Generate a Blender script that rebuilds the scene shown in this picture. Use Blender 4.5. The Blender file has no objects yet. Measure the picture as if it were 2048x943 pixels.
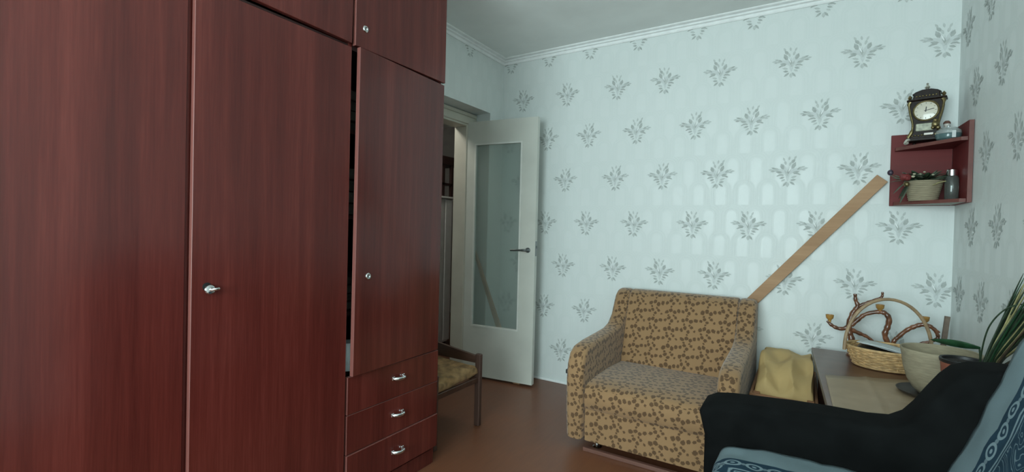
import bpy, bmesh, math, random
from mathutils import Vector, Matrix
random.seed(7)
SC = bpy.context.scene
COL = SC.collection

# ------------------------------------------------------------------ camera
CAM_YAW, CAM_PITCH, CAM_ROLL, CAM_H = 0.5571, -0.01356, -0.02455, 1.1731
cd = bpy.data.cameras.new('camera'); cam = bpy.data.objects.new('camera', cd); COL.objects.link(cam)
cd.sensor_fit = 'HORIZONTAL'; cd.sensor_width = 36.0; cd.lens = 36.0 * 939.65 / 2048
cd.clip_start = 0.02
fw = Vector((-math.sin(CAM_YAW) * math.cos(CAM_PITCH), math.cos(CAM_YAW) * math.cos(CAM_PITCH), math.sin(CAM_PITCH)))
rt = Vector((math.cos(CAM_YAW), math.sin(CAM_YAW), 0)); dn = -rt.cross(fw)
r2 = rt * math.cos(CAM_ROLL) + dn * math.sin(CAM_ROLL); d2 = -rt * math.sin(CAM_ROLL) + dn * math.cos(CAM_ROLL)
cam.matrix_world = Matrix(((r2.x, -d2.x, -fw.x, 0), (r2.y, -d2.y, -fw.y, 0), (r2.z, -d2.z, -fw.z, CAM_H), (0, 0, 0, 1)))
SC.camera = cam

# ------------------------------------------------------------------ light
wd = bpy.data.worlds.new('sky'); SC.world = wd; wd.use_nodes = True
wd.node_tree.nodes['Background'].inputs[0].default_value = (0.62, 0.85, 0.95, 1)
wd.node_tree.nodes['Background'].inputs[1].default_value = 1.0
ld = bpy.data.lights.new('window_daylight', 'AREA'); ld.shape = 'RECTANGLE'; ld.size = 1.75; ld.size_y = 1.4
ld.energy = 118; ld.color = (0.80, 0.98, 1.0)
lo = bpy.data.objects.new('window_daylight', ld); COL.objects.link(lo)
lo.location = (-0.65, -1.72, 1.44); lo.rotation_euler = (math.radians(90), 0, 0)
hd = bpy.data.lights.new('hall_fill', 'POINT'); hd.shadow_soft_size = 0.09; hd.energy = 13; hd.color = (1.0, 0.97, 0.88)  # added fill light to brighten the hall, not a known fixture
ho = bpy.data.objects.new('hall_fill', hd); COL.objects.link(ho); ho.location = (-2.72, 2.45, 2.30)
SC.view_settings.view_transform = 'Standard'; SC.view_settings.look = 'None'
SC.view_settings.gamma = 1.0; SC.view_settings.use_curve_mapping = False
SC.view_settings.exposure = 0.0

# ------------------------------------------------------------------ materials
def new_mat(name):
    m = bpy.data.materials.new(name); m.use_nodes = True
    return m, m.node_tree.nodes, m.node_tree.links, m.node_tree.nodes['Principled BSDF']
class NT:
    """small helper around a node tree"""
    def __init__(s, m): s.t = m.node_tree; s.n = s.t.nodes; s.l = s.t.links
    def put(s, sock, v):
        if hasattr(v, 'is_linked'): s.l.new(v, sock)
        else: sock.default_value = v
    def math(s, op, a, b=0.0, c=None, clamp=False):
        q = s.n.new('ShaderNodeMath'); q.operation = op; q.use_clamp = clamp
        s.put(q.inputs[0], a); s.put(q.inputs[1], b)
        if c is not None: s.put(q.inputs[2], c)
        return q.outputs[0]
    def coord(s, kind='Object'): return s.n.new('ShaderNodeTexCoord').outputs[kind]
    def sep(s, v):
        q = s.n.new('ShaderNodeSeparateXYZ'); s.put(q.inputs[0], v); return q.outputs
    def comb(s, x, y, z):
        q = s.n.new('ShaderNodeCombineXYZ')
        for i, v in enumerate((x, y, z)): s.put(q.inputs[i], v)
        return q.outputs[0]
    def scale(s, v, sc):
        q = s.n.new('ShaderNodeMapping'); s.put(q.inputs[0], v); q.inputs['Scale'].default_value = sc; return q.outputs[0]
    def noise(s, v, sc, det=2.0, rough=0.5, dist=0.0):
        q = s.n.new('ShaderNodeTexNoise'); s.put(q.inputs['Vector'], v); q.inputs['Scale'].default_value = sc
        q.inputs['Detail'].default_value = det; q.inputs['Roughness'].default_value = rough; q.inputs['Distortion'].default_value = dist
        return q.outputs['Fac']
    def ramp(s, v, stops, mode='LINEAR'):
        q = s.n.new('ShaderNodeValToRGB'); s.put(q.inputs[0], v); e = q.color_ramp.elements; q.color_ramp.interpolation = mode
        while len(e) < len(stops): e.new(0.5)
        for el, (p, c) in zip(e, stops): el.position = p; el.color = (*c, 1) if len(c) == 3 else c
        return q.outputs[0]
    def mix(s, f, a, b, mode='MIX'):
        q = s.n.new('ShaderNodeMix'); q.data_type = 'RGBA'; q.blend_type = mode
        s.put(q.inputs[0], f); s.put(q.inputs[6], a if hasattr(a, 'is_linked') else (*a, 1)); s.put(q.inputs[7], b if hasattr(b, 'is_linked') else (*b, 1))
        return q.outputs[2]
    def step(s, v, a, b):
        q = s.n.new('ShaderNodeMapRange'); q.interpolation_type = 'SMOOTHSTEP'
        s.put(q.inputs[0], v); q.inputs[1].default_value = a; q.inputs[2].default_value = b; return q.outputs[0]
    def bump(s, h, strength, dist=0.01):
        q = s.n.new('ShaderNodeBump'); s.put(q.inputs['Height'], h); q.inputs['Strength'].default_value = strength
        q.inputs['Distance'].default_value = dist; return q.outputs[0]

def plain(name, col, rough=0.5, metal=0.0, var=0.0, scale=20.0, coat=0.0, bump=0.0, sheen=0.0, stretch=(1, 1, 1), spec=0.5):
    m, n, l, b = new_mat(name); t = NT(m)
    b.inputs['Roughness'].default_value = rough; b.inputs['Metallic'].default_value = metal
    b.inputs['Coat Weight'].default_value = coat; b.inputs['Sheen Weight'].default_value = sheen
    b.inputs['Specular IOR Level'].default_value = spec
    fac = t.noise(t.scale(t.coord(), stretch), scale, 3.0)
    v = var if var else 0.05
    c0 = tuple(max(0, c * (1 - v)) for c in col); c1 = tuple(c * (1 + v) for c in col)
    t.put(b.inputs['Base Color'], t.ramp(fac, [(0.3, c0), (0.7, c1)]))
    if bump: t.put(b.inputs['Normal'], t.bump(fac, bump, 0.004))
    return m

def wood(name, dark, mid, light, axis='z', rough=0.28, coat=0.25, scale=1.0):
    m, n, l, b = new_mat(name); t = NT(m)
    co = t.coord()
    rnd = n.new('ShaderNodeObjectInfo').outputs['Random']
    add = n.new('ShaderNodeVectorMath'); add.operation = 'ADD'
    t.put(add.inputs[0], co); t.put(add.inputs[1], t.comb(t.math('MULTIPLY', rnd, 3.1), t.math('MULTIPLY', rnd, 7.3), t.math('MULTIPLY', rnd, 2.7)))
    k = {'x': (0.035, 1, 1), 'y': (1, 0.035, 1), 'z': (1, 1, 0.035)}[axis]
    v = t.scale(add.outputs[0], tuple(q * scale for q in k))
    broad = t.noise(v, 8.5, 2.0, 0.5, 0.35); mid_ = t.noise(v, 34, 3.0, 0.55, 0.4); fine = t.noise(v, 210, 2.0, 0.6)
    f = t.math('ADD', t.math('MULTIPLY', broad, 0.46), t.math('ADD', t.math('MULTIPLY', mid_, 0.32), t.math('MULTIPLY', fine, 0.22)))
    t.put(b.inputs['Base Color'], t.ramp(f, [(0.34, dark), (0.52, mid), (0.68, light)]))
    b.inputs['Roughness'].default_value = rough; b.inputs['Coat Weight'].default_value = coat; b.inputs['Coat Roughness'].default_value = 0.08
    t.put(b.inputs['Normal'], t.bump(fine, 0.04, 0.002))
    return m

def wallpaper(name, axis):
    """pale paper with faint embossed arches; axis = horizontal world axis of the wall"""
    m, n, l, b = new_mat(name); t = NT(m)
    s = t.sep(t.coord()); u = s[0] if axis == 'x' else s[1]; z = s[2]
    PU, PV = 0.1333, 0.3250
    def arch(du, dv):
        uu = t.math('SUBTRACT', t.math('FRACT', t.math('ADD', t.math('DIVIDE', u, PU), 10 + du)), 0.5)
        uu = t.math('MULTIPLY', uu, PU)
        vv = t.math('SUBTRACT', t.math('FRACT', t.math('ADD', t.math('DIVIDE', z, PV), 10 + dv)), 0.5)
        vv = t.math('MULTIPLY', vv, PV)
        vp = t.math('MAXIMUM', vv, 0.0)
        return t.math('SQRT', t.math('ADD', t.math('MULTIPLY', uu, uu), t.math('MULTIPLY', vp, vp))), vv
    dA, vA = arch(0.0, 0.0); dB, vB = arch(0.5, 0.5)
    inA = t.math('MULTIPLY', t.math('LESS_THAN', dA, 0.064), t.math('GREATER_THAN', vA, -0.098))
    d = t.math('ADD', t.math('MULTIPLY', dA, inA), t.math('MULTIPLY', dB, t.math('SUBTRACT', 1.0, inA)))
    core = t.math('SUBTRACT', 1.0, t.step(d, 0.027, 0.032))
    ring = t.math('MULTIPLY_ADD', t.math('SINE', t.math('MULTIPLY', d, 420.0)), 0.5, 0.5)
    pat = t.math('MAXIMUM', core, t.math('MULTIPLY', ring, 0.55))
    fibre = t.noise(t.scale(t.coord(), (9, 9, 1.2)), 60, 2.0)
    blot = t.noise(t.coord(), 2.2, 2.0)
    f = t.math('ADD', t.math('MULTIPLY', pat, 0.24), t.math('ADD', t.math('MULTIPLY', fibre, 0.36), t.math('MULTIPLY', blot, 0.40)))  # gloss of the embossed arches is also tinted faintly into the colour
    t.put(b.inputs['Base Color'], t.ramp(f, [(0.1, (0.685, 0.735, 0.715)), (0.85, (0.755, 0.795, 0.78))]))
    t.put(b.inputs['Roughness'], t.ramp(pat, [(0.0, (0.58, 0.58, 0.58)), (1.0, (0.41, 0.41, 0.41))]))
    t.put(b.inputs['Normal'], t.bump(pat, 0.10, 0.002))
    return m

def leaf_fabric(name, base, base2, leaf):
    """tan upholstery printed with small ivy leaves, drawn from UVs in metres"""
    m, n, l, b = new_mat(name); t = NT(m)
    uv = t.coord('UV')
    wob = n.new('ShaderNodeTexNoise'); wob.inputs['Scale'].default_value = 190; wob.inputs['Detail'].default_value = 1.5
    t.put(wob.inputs['Vector'], uv)
    P = 0.104
    vm = n.new('ShaderNodeVectorMath'); vm.operation = 'MULTIPLY_ADD'
    w2 = n.new('ShaderNodeTexNoise'); w2.inputs['Scale'].default_value = 11; w2.inputs['Detail'].default_value = 0; t.put(w2.inputs['Vector'], uv)
    v2 = n.new('ShaderNodeVectorMath'); v2.operation = 'MULTIPLY_ADD'; t.put(v2.inputs[0], w2.outputs['Color']); v2.inputs[1].default_value = (0.018, 0.026, 0); t.put(v2.inputs[2], uv)
    t.put(vm.inputs[0], wob.outputs['Color']); vm.inputs[1].default_value = (0.012, 0.012, 0); t.put(vm.inputs[2], v2.outputs[0])
    s = t.sep(vm.outputs[0])
    col = t.math('FLOOR', t.math('DIVIDE', s[0], P))
    sh = t.math('MULTIPLY', col, 0.42 * P)
    cu = t.math('MULTIPLY', t.math('FRACT', t.math('ADD', t.math('DIVIDE', s[0], P), 40.0)), P)
    cv = t.math('MULTIPLY', t.math('FRACT', t.math('ADD', t.math('DIVIDE', t.math('ADD', s[1], sh), P), 40.0)), P)
    pt = t.comb(cu, cv, 0.0)
    leaves = [(0.018, 0.082, 0.0112), (0.042, 0.090, 0.0112), (0.066, 0.079, 0.0112), (0.091, 0.088, 0.0108),
              (0.014, 0.030, 0.0092), (0.034, 0.042, 0.0100), (0.052, 0.024, 0.0092), (0.028, 0.060, 0.0066), (0.072, 0.044, 0.0086), (0.060, 0.056, 0.0062), (0.090, 0.026, 0.0066), (0.044, 0.008, 0.0060)]
    acc = None
    for (a, c, r) in leaves:
        dn_ = n.new('ShaderNodeVectorMath'); dn_.operation = 'DISTANCE'; t.put(dn_.inputs[0], pt); dn_.inputs[1].default_value = (a, c, 0)
        mk = t.step(dn_.outputs['Value'], r * 1.12, r * 0.92)
        acc = mk if acc is None else t.math('MAXIMUM', acc, mk)
    weave = t.noise(uv, 700, 2.0); big = t.noise(uv, 5, 2.0)
    bc = t.mix(big, base, base2)
    c = t.mix(t.math('MULTIPLY', acc, 0.92), bc, leaf)
    t.put(b.inputs['Base Color'], t.mix(t.math('MULTIPLY', weave, 0.18), c, tuple(q * 0.5 for q in base)))
    b.inputs['Roughness'].default_value = 0.85; b.inputs['Sheen Weight'].default_value = 0.25
    t.put(b.inputs['Normal'], t.bump(weave, 0.25, 0.002))
    return m

def cover_fabric(name):
    """blue-grey throw: plain border, chain band, dark printed field; UV.x = distance from the hem (m), UV.y = along the hem"""
    m, n, l, b = new_mat(name); t = NT(m)
    uv = t.coord('UV'); s = t.sep(uv); d = s[0]; a = s[1]
    pl, dk, lt = (0.19, 0.255, 0.275), (0.012, 0.030, 0.048), (0.27, 0.36, 0.39)
    def band(x0, x1, e=0.002): return t.math('MULTIPLY', t.step(d, x0 - e, x0 + e), t.math('SUBTRACT', 1.0, t.step(d, x1 - e, x1 + e)))
    # chain of rings in the band 0.105 .. 0.165
    per = 0.054
    au = t.math('MULTIPLY', t.math('SUBTRACT', t.math('FRACT', t.math('ADD', t.math('DIVIDE', a, per), 20.0)), 0.5), per)
    dd = t.math('SUBTRACT', d, 0.137)
    rr = t.math('SQRT', t.math('ADD', t.math('MULTIPLY', t.math('MULTIPLY', au, au), 0.72), t.math('MULTIPLY', dd, dd)))
    ring = t.math('MULTIPLY', t.step(rr, 0.011, 0.013), t.math('SUBTRACT', 1.0, t.step(rr, 0.018, 0.020)))
    dot = t.math('SUBTRACT', 1.0, t.step(rr, 0.004, 0.006))
    au2 = t.math('MULTIPLY', t.math('SUBTRACT', t.math('FRACT', t.math('ADD', t.math('DIVIDE', a, per), 20.5)), 0.5), per)
    r3 = t.math('SQRT', t.math('ADD', t.math('MULTIPLY', au2, au2), t.math('MULTIPLY', dd, dd)))
    cross = t.math('MULTIPLY', t.math('SUBTRACT', 1.0, t.step(r3, 0.006, 0.008)), 0.7)
    motif = t.math('MAXIMUM', t.math('MAXIMUM', ring, dot), cross)
    line = t.math('MAXIMUM', band(0.172, 0.178), band(0.186, 0.190))
    # printed field beyond 0.19 : curling pale lines
    nz = t.noise(uv, 9.0, 2.0, 0.5, 1.2)
    sw = t.math('ABSOLUTE', t.math('SINE', t.math('MULTIPLY', nz, 46.0)))
    swm = t.math('MULTIPLY', t.math('SUBTRACT', 1.0, t.step(sw, 0.18, 0.38)), t.step(d, 0.192, 0.198))
    field = t.step(d, 0.103, 0.106)
    lines = t.math('MAXIMUM', t.math('MAXIMUM', t.math('MULTIPLY', motif, band(0.108, 0.168)), line), t.math('MULTIPLY', swm, 0.6))
    c = t.mix(field, pl, t.mix(t.noise(uv, 30, 2), dk, tuple(q * 1.9 for q in dk)))
    c = t.mix(t.math('MULTIPLY', lines, 0.85), c, lt)
    w = t.noise(uv, 420, 2.0)
    t.put(b.inputs['Base Color'], t.mix(t.math('MULTIPLY', w, 0.2), c, (0.03, 0.05, 0.06)))
    b.inputs['Roughness'].default_value = 0.9; b.inputs['Specular IOR Level'].default_value = 0.15
    t.put(b.inputs['Normal'], t.bump(w, 0.25, 0.002))
    return m

def glass(name, col=(0.9, 0.97, 0.95), rough=0.0, trans=1.0, coat=0.0):
    m, n, l, b = new_mat(name)
    b.inputs['Base Color'].default_value = (*col, 1); b.inputs['Roughness'].default_value = rough
    b.inputs['Transmission Weight'].default_value = trans; b.inputs['IOR'].default_value = 1.45
    b.inputs['Coat Weight'].default_value = coat; b.inputs['Coat Roughness'].default_value = 0.03
    return m

M = {}
M['mahogany'] = wood('mahogany', (0.058, 0.0095, 0.0075), (0.096, 0.0168, 0.0130), (0.138, 0.028, 0.0215), 'z', 0.22, 0.10)
M['mahogany_edge'] = plain('mahogany_edge', (0.165, 0.054, 0.044), 0.5)
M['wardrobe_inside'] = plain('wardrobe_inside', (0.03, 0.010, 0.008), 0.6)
M['shelf_wood'] = wood('shelf_wood', (0.115, 0.0075, 0.007), (0.150, 0.0105, 0.010), (0.185, 0.016, 0.015), 'x', 0.6, 0.0)
M['shelf_edge'] = plain('shelf_edge', (0.16, 0.055, 0.045), 0.45, var=0.15)
M['chipboard'] = plain('chipboard', (0.42, 0.42, 0.38), 0.8, var=0.12, scale=120)
M['chrome'] = plain('chrome', (0.72, 0.74, 0.74), 0.14, 1.0)
M['dull_metal'] = plain('dull_metal', (0.22, 0.24, 0.24), 0.32, 1.0)
M['black_hole'] = plain('keyhole_black', (0.004, 0.004, 0.004), 0.7)
M['paper_x'] = wallpaper('wallpaper_x', 'x'); M['paper_y'] = wallpaper('wallpaper_y', 'y')
M['print_dark'] = plain('wallpaper_print_grey', (0.43, 0.465, 0.445), 0.6, var=0.12, scale=60)
M['print_mid'] = plain('wallpaper_print_pale_grey', (0.54, 0.58, 0.56), 0.6, var=0.08, scale=60)
M['print_light'] = plain('wallpaper_print_white', (0.84, 0.87, 0.86), 0.55)
M['print_plume'] = plain('wallpaper_print_lilac', (0.63, 0.67, 0.66), 0.6, var=0.06, scale=40)  # soft printed mass filling the middle of each sprig
M['ceiling'] = plain('ceiling_paint', (0.82, 0.85, 0.83), 0.8, var=0.05, scale=3)
M['white_trim'] = plain('cornice_paint', (0.86, 0.88, 0.87), 0.4)
M['door_paint'] = plain('door_paint', (0.62, 0.63, 0.57), 0.42, var=0.05, scale=5, coat=0.1)
M['frame_paint'] = plain('frame_paint', (0.55, 0.53, 0.45), 0.45, var=0.06, scale=6)
M['bead_paint'] = plain('bead_paint', (0.72, 0.73, 0.68), 0.4)
M['plaster'] = plain('plaster', (0.55, 0.54, 0.50), 0.85, var=0.08, scale=6)
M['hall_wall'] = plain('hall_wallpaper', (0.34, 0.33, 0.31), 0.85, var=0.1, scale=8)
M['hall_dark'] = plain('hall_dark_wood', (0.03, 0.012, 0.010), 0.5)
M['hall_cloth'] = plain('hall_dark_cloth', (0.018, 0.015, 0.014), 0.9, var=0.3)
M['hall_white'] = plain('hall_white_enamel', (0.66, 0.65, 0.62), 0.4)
M['sofa'] = leaf_fabric('ivy_leaf_upholstery', (0.365, 0.210, 0.096), (0.315, 0.182, 0.084), (0.088, 0.042, 0.015))
M['dark_wood'] = wood('dark_brown_wood', (0.035, 0.016, 0.010), (0.070, 0.032, 0.020), (0.11, 0.055, 0.035), 'x', 0.45, 0.1)
M['chair_wood'] = wood('chair_wood', (0.040, 0.020, 0.014), (0.072, 0.036, 0.026), (0.105, 0.058, 0.044), 'z', 0.5, 0.1)
M['mustard'] = plain('worn_mustard_cloth', (0.27, 0.165, 0.072), 0.92, var=0.45, scale=22, bump=0.5)
M['plank'] = wood('bare_plank', (0.34, 0.19, 0.095), (0.42, 0.245, 0.13), (0.49, 0.30, 0.165), 'x', 0.65, 0.0)
M['table_top'] = wood('table_top', (0.085, 0.036, 0.022), (0.115, 0.050, 0.031), (0.15, 0.07, 0.045), 'x', 0.34, 0.12)
M['table_edge'] = plain('table_edge', (0.17, 0.155, 0.14), 0.5, var=0.1)
M['mat'] = plain('beige_oilcloth', (0.35, 0.255, 0.16), 0.5, var=0.10, scale=9)
M['wicker'] = plain('wicker', (0.52, 0.33, 0.15), 0.55, var=0.28, scale=45)
M['wicker_dark'] = plain('bent_cane', (0.34, 0.23, 0.13), 0.5, var=0.25, scale=25)
M['straw'] = plain('straw_planter', (0.32, 0.275, 0.185), 0.8, var=0.14, scale=30, bump=0.3, stretch=(1, 1, 6))
M['terracotta'] = plain('terracotta', (0.27, 0.085, 0.05), 0.75, var=0.12, scale=30)
M['soil'] = plain('soil', (0.018, 0.013, 0.010), 0.95, var=0.4, scale=90, bump=0.6)
M['black_plastic'] = plain('black_plastic', (0.015, 0.015, 0.015), 0.45)
M['saucer'] = plain('dark_saucer', (0.045, 0.038, 0.032), 0.5)
M['leaf_green'] = plain('leaf_green', (0.016, 0.060, 0.024), 0.4, var=0.3, scale=40)
M['leaf_dark'] = plain('leaf_dark_green', (0.018, 0.036, 0.016), 0.55, var=0.4, scale=50)
M['leaf_straw'] = plain('leaf_dry_straw', (0.30, 0.27, 0.12), 0.7, var=0.3, scale=40)
M['leaf_brown'] = plain('leaf_dry_brown', (0.085, 0.062, 0.035), 0.8, var=0.3, scale=40)
M['leaf_grey'] = plain('leaf_grey_green', (0.10, 0.125, 0.085), 0.7, var=0.4, scale=60)
M['branch'] = plain('varnished_branch', (0.155, 0.060, 0.028), 0.3, var=0.55, scale=28, coat=0.4)
M['amber'] = plain('amber_cup', (0.40, 0.215, 0.055), 0.35, var=0.2, scale=60)
M['stick'] = plain('weathered_stick', (0.17, 0.125, 0.095), 0.7, var=0.2, scale=40)
M['yellow_cloth'] = plain('yellow_cloth', (0.56, 0.385, 0.165), 0.75, var=0.08, scale=8)
M['crate'] = wood('crate_board', (0.26, 0.115, 0.05), (0.34, 0.16, 0.075), (0.40, 0.21, 0.11), 'x', 0.6, 0.0)
M['velvet'] = plain('black_velvet', (0.0050, 0.0056, 0.0056), 0.95, var=0.3, scale=14, spec=0.10)
M['cover'] = cover_fabric('blue_throw')
M['beige_pad'] = plain('beige_pad', (0.42, 0.33, 0.25), 0.85)
M['clock_body'] = plain('clock_lacquer', (0.013, 0.0065, 0.0045), 0.45, var=0.6, scale=60, spec=0.22)
M['gilt'] = plain('old_gilt', (0.22, 0.175, 0.085), 0.36, 0.85, var=0.3, scale=90)
M['silvery'] = plain('silvered_metal', (0.62, 0.60, 0.52), 0.3, 0.8, var=0.2, scale=80)
M['dial'] = plain('dial_paper', (0.62, 0.58, 0.47), 0.35, coat=0.5)
M['dial_ink'] = plain('dial_ink', (0.03, 0.03, 0.03), 0.5)
M['plaque'] = plain('painted_plaque', (0.42, 0.43, 0.33), 0.45, var=0.35, scale=90)
M['glass'] = glass('clear_glass', (0.80, 0.87, 0.86), 0.04, 0.72)
M['dish_glass'] = glass('sea_glass', (0.22, 0.36, 0.37), 0.08, 0.6)
M['frosted'] = glass('frosted_door_glass', (0.78, 0.86, 0.82), 0.16, 0.86, 0.6)
M['porcelain'] = plain('porcelain', (0.70, 0.66, 0.60), 0.3)
M['figure_cap'] = plain('figurine_cap', (0.16, 0.07, 0.05), 0.5)
M['white_paper'] = plain('paper_sheets', (0.62, 0.66, 0.66), 0.6, var=0.05)
M['book_cover'] = plain('dark_book_cover', (0.018, 0.022, 0.022), 0.3)
M['rose'] = plain('red_rose', (0.17, 0.022, 0.022), 0.6, var=0.4, scale=90)
M['plum'] = plain('dark_plum', (0.045, 0.03, 0.05), 0.4)
M['cream_bud'] = plain('cream_bud', (0.42, 0.40, 0.28), 0.5, var=0.2)
M['jar_body'] = glass('grey_jar_glass', (0.34, 0.38, 0.35), 0.06, 0.82)
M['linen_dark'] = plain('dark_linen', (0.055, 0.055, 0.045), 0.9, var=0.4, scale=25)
M['enamel'] = plain('white_enamel', (0.72, 0.80, 0.82), 0.25, var=0.1)
M['rail_metal'] = plain('rail_paint', (0.16, 0.075, 0.055), 0.35, coat=0.3)
mfloor, n_, l_, b_ = new_mat('painted_floor'); t_ = NT(mfloor)
fb = t_.noise(t_.coord(), 1.6, 3.0, 0.6); ff = t_.noise(t_.scale(t_.coord(), (1, 0.1, 1)), 55, 3.0)
t_.put(b_.inputs['Base Color'], t_.ramp(t_.math('ADD', t_.math('MULTIPLY', fb, 0.7), t_.math('MULTIPLY', ff, 0.3)), [(0.3, (0.135, 0.050, 0.026)), (0.7, (0.205, 0.078, 0.038))]))
t_.put(b_.inputs['Roughness'], t_.ramp(fb, [(0.3, (0.30, 0.30, 0.30)), (0.7, (0.42, 0.42, 0.42))]))
t_.put(b_.inputs['Normal'], t_.bump(fb, 0.06, 0.01))
M['floor'] = mfloor

# ------------------------------------------------------------------ builders
class MB:
    def __init__(s): s.bm = bmesh.new()
    def _fin(s, geo_faces, mi):
        for f in geo_faces: f.material_index = mi
    def _bev(s, verts, bev, seg, mi):
        if bev > 0:
            edges = list({e for v in verts for e in v.link_edges})
            before = set(s.bm.faces)
            r = bmesh.ops.bevel(s.bm, geom=edges, offset=bev, segments=seg, affect='EDGES', profile=0.6, clamp_overlap=True)
            for f in r['faces']: f.material_index = mi
    def box(s, x0, x1, y0, y1, z0, z1, bev=0.0, seg=1, mi=0):
        vs = [s.bm.verts.new((x, y, z)) for x in (x0, x1) for y in (y0, y1) for z in (z0, z1)]
        F = [(0, 1, 3, 2), (4, 6, 7, 5), (0, 4, 5, 1), (2, 3, 7, 6), (0, 2, 6, 4), (1, 5, 7, 3)]
        s._fin([s.bm.faces.new([vs[i] for i in f]) for f in F], mi)
        s._bev(vs, bev, seg, mi); return s
    def prism(s, pts, axis, a, b, bev=0.0, seg=2, mi=0):
        """extrude a polygon given in the two other axes (in x,y,z order) from a to b"""
        def mk(p, q):
            return {'x': (q, p[0], p[1]), 'y': (p[0], q, p[1]), 'z': (p[0], p[1], q)}[axis]
        A = [s.bm.verts.new(mk(p, a)) for p in pts]; B = [s.bm.verts.new(mk(p, b)) for p in pts]
        n = len(pts); fs = [s.bm.faces.new(A), s.bm.faces.new(B[::-1])]
        for i in range(n): fs.append(s.bm.faces.new((A[i], B[i], B[(i + 1) % n], A[(i + 1) % n])))
        s._fin(fs, mi)
        bmesh.ops.recalc_face_normals(s.bm, faces=fs)
        if bev > 0:
            ed = [e for f in fs[:2] for e in f.edges]
            r = bmesh.ops.bevel(s.bm, geom=ed, offset=bev, segments=seg, affect='EDGES', profile=0.55, clamp_overlap=True)
            for f in r['faces']: f.material_index = mi
        return s
    def tube(s, pts, rad, n=8, mi=0, caps=True, closed=False, flat=1.0):
        P = [Vector(p) for p in pts]; R = rad if isinstance(rad, (list, tuple)) else [rad] * len(P)
        rings = []; up = Vector((0, 0, 1)); prev = None
        for i, p in enumerate(P):
            if closed: d = P[(i + 1) % len(P)] - P[i - 1]
            else: d = P[min(i + 1, len(P) - 1)] - P[max(i - 1, 0)]
            d.normalize()
            if prev is None:
                a = d.cross(up)
                if a.length < 1e-3: a = d.cross(Vector((1, 0, 0)))
            else: a = prev - d * prev.dot(d)
            a.normalize(); prev = a; b = d.cross(a)
            rings.append([s.bm.verts.new(p + (a * math.cos(2 * math.pi * k / n) + b * math.sin(2 * math.pi * k / n) * flat) * R[i]) for k in range(n)])
        m = len(rings)
        for i in range(m if closed else m - 1):
            r0, r1 = rings[i], rings[(i + 1) % m]
            for k in range(n):
                f = s.bm.faces.new((r0[k], r0[(k + 1) % n], r1[(k + 1) % n], r1[k])); f.material_index = mi
        if caps and not closed:
            f = s.bm.faces.new(rings[0][::-1]); f.material_index = mi
            f = s.bm.faces.new(rings[-1]); f.material_index = mi
        return s
    def lathe(s, prof, c=(0, 0, 0), n=32, mi=0, sx=1.0, sy=1.0, tilt=None):
        rings = []
        for (r, z) in prof:
            if r < 1e-5: rings.append([s.bm.verts.new((c[0], c[1], c[2] + z))])
            else: rings.append([s.bm.verts.new((c[0] + r * sx * math.cos(2 * math.pi * k / n), c[1] + r * sy * math.sin(2 * math.pi * k / n), c[2] + z)) for k in range(n)])
        for a, b in zip(rings, rings[1:]):
            for k in range(n):
                k2 = (k + 1) % n
                if len(a) == 1 and len(b) == 1: continue
                if len(a) == 1: vs = (a[0], b[k2], b[k])
                elif len(b) == 1: vs = (a[k], a[k2], b[0])
                else: vs = (a[k], a[k2], b[k2], b[k])
                f = s.bm.faces.new(vs); f.material_index = mi
        if len(rings[0]) > 1: s.bm.faces.new(rings[0][::-1]).material_index = mi
        if len(rings[-1]) > 1 and (prof[0] != prof[-1]): s.bm.faces.new(rings[-1]).material_index = mi
        return s
    def ball(s, c, r, mi=0, sz=1.0, n=10):
        st = [(r * math.sin(math.pi * i / 8), -r * sz * math.cos(math.pi * i / 8)) for i in range(9)]
        st[0] = (0, st[0][1]); st[-1] = (0, st[-1][1])
        return s.lathe(st, c, n, mi)
    def poly(s, pts, mi=0):
        f = s.bm.faces.new([s.bm.verts.new(p) for p in pts]); f.material_index = mi; return s
    def grid(s, fn, nu, nv, mi=0, uvfn=None):
        V = [[s.bm.verts.new(fn(i / nu, j / nv)) for j in range(nv + 1)] for i in range(nu + 1)]
        lay = s.bm.loops.layers.uv.verify() if uvfn else None
        for i in range(nu):
            for j in range(nv):
                f = s.bm.faces.new((V[i][j], V[i + 1][j], V[i + 1][j + 1], V[i][j + 1])); f.material_index = mi
                if uvfn:
                    for lp, (a, b) in zip(f.loops, ((i, j), (i + 1, j), (i + 1, j + 1), (i, j + 1))): lp[lay].uv = uvfn(a / nu, b / nv)
        return s
    def xform(s, mtx):
        bmesh.ops.transform(s.bm, matrix=mtx, verts=s.bm.verts); return s
    def build(s, name, mats, parent=None, smooth=35, boxuv=False, recalc=True):
        bm = s.bm
        if recalc: bmesh.ops.recalc_face_normals(bm, faces=bm.faces)
        if boxuv:
            lay = bm.loops.layers.uv.verify()
            for f in bm.faces:
                nx, ny, nz = (abs(q) for q in f.normal)
                for lp in f.loops:
                    c = lp.vert.co
                    if nx > ny and nx > nz: lp[lay].uv = (c.y, c.z)
                    elif nz > ny: lp[lay].uv = (c.x, c.y * 1.0 + 0.13)
                    else: lp[lay].uv = (c.x, c.z)
        me = bpy.data.meshes.new(name); bm.to_mesh(me); bm.free()
        for m in (mats if isinstance(mats, (list, tuple)) else [mats]): me.materials.append(M[m])
        if smooth:
            for p in me.polygons: p.use_smooth = True
            me.set_sharp_from_angle(angle=math.radians(smooth))
        o = bpy.data.objects.new(name, me); COL.objects.link(o)
        if parent is not None: attach(o, parent)
        return o

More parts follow.
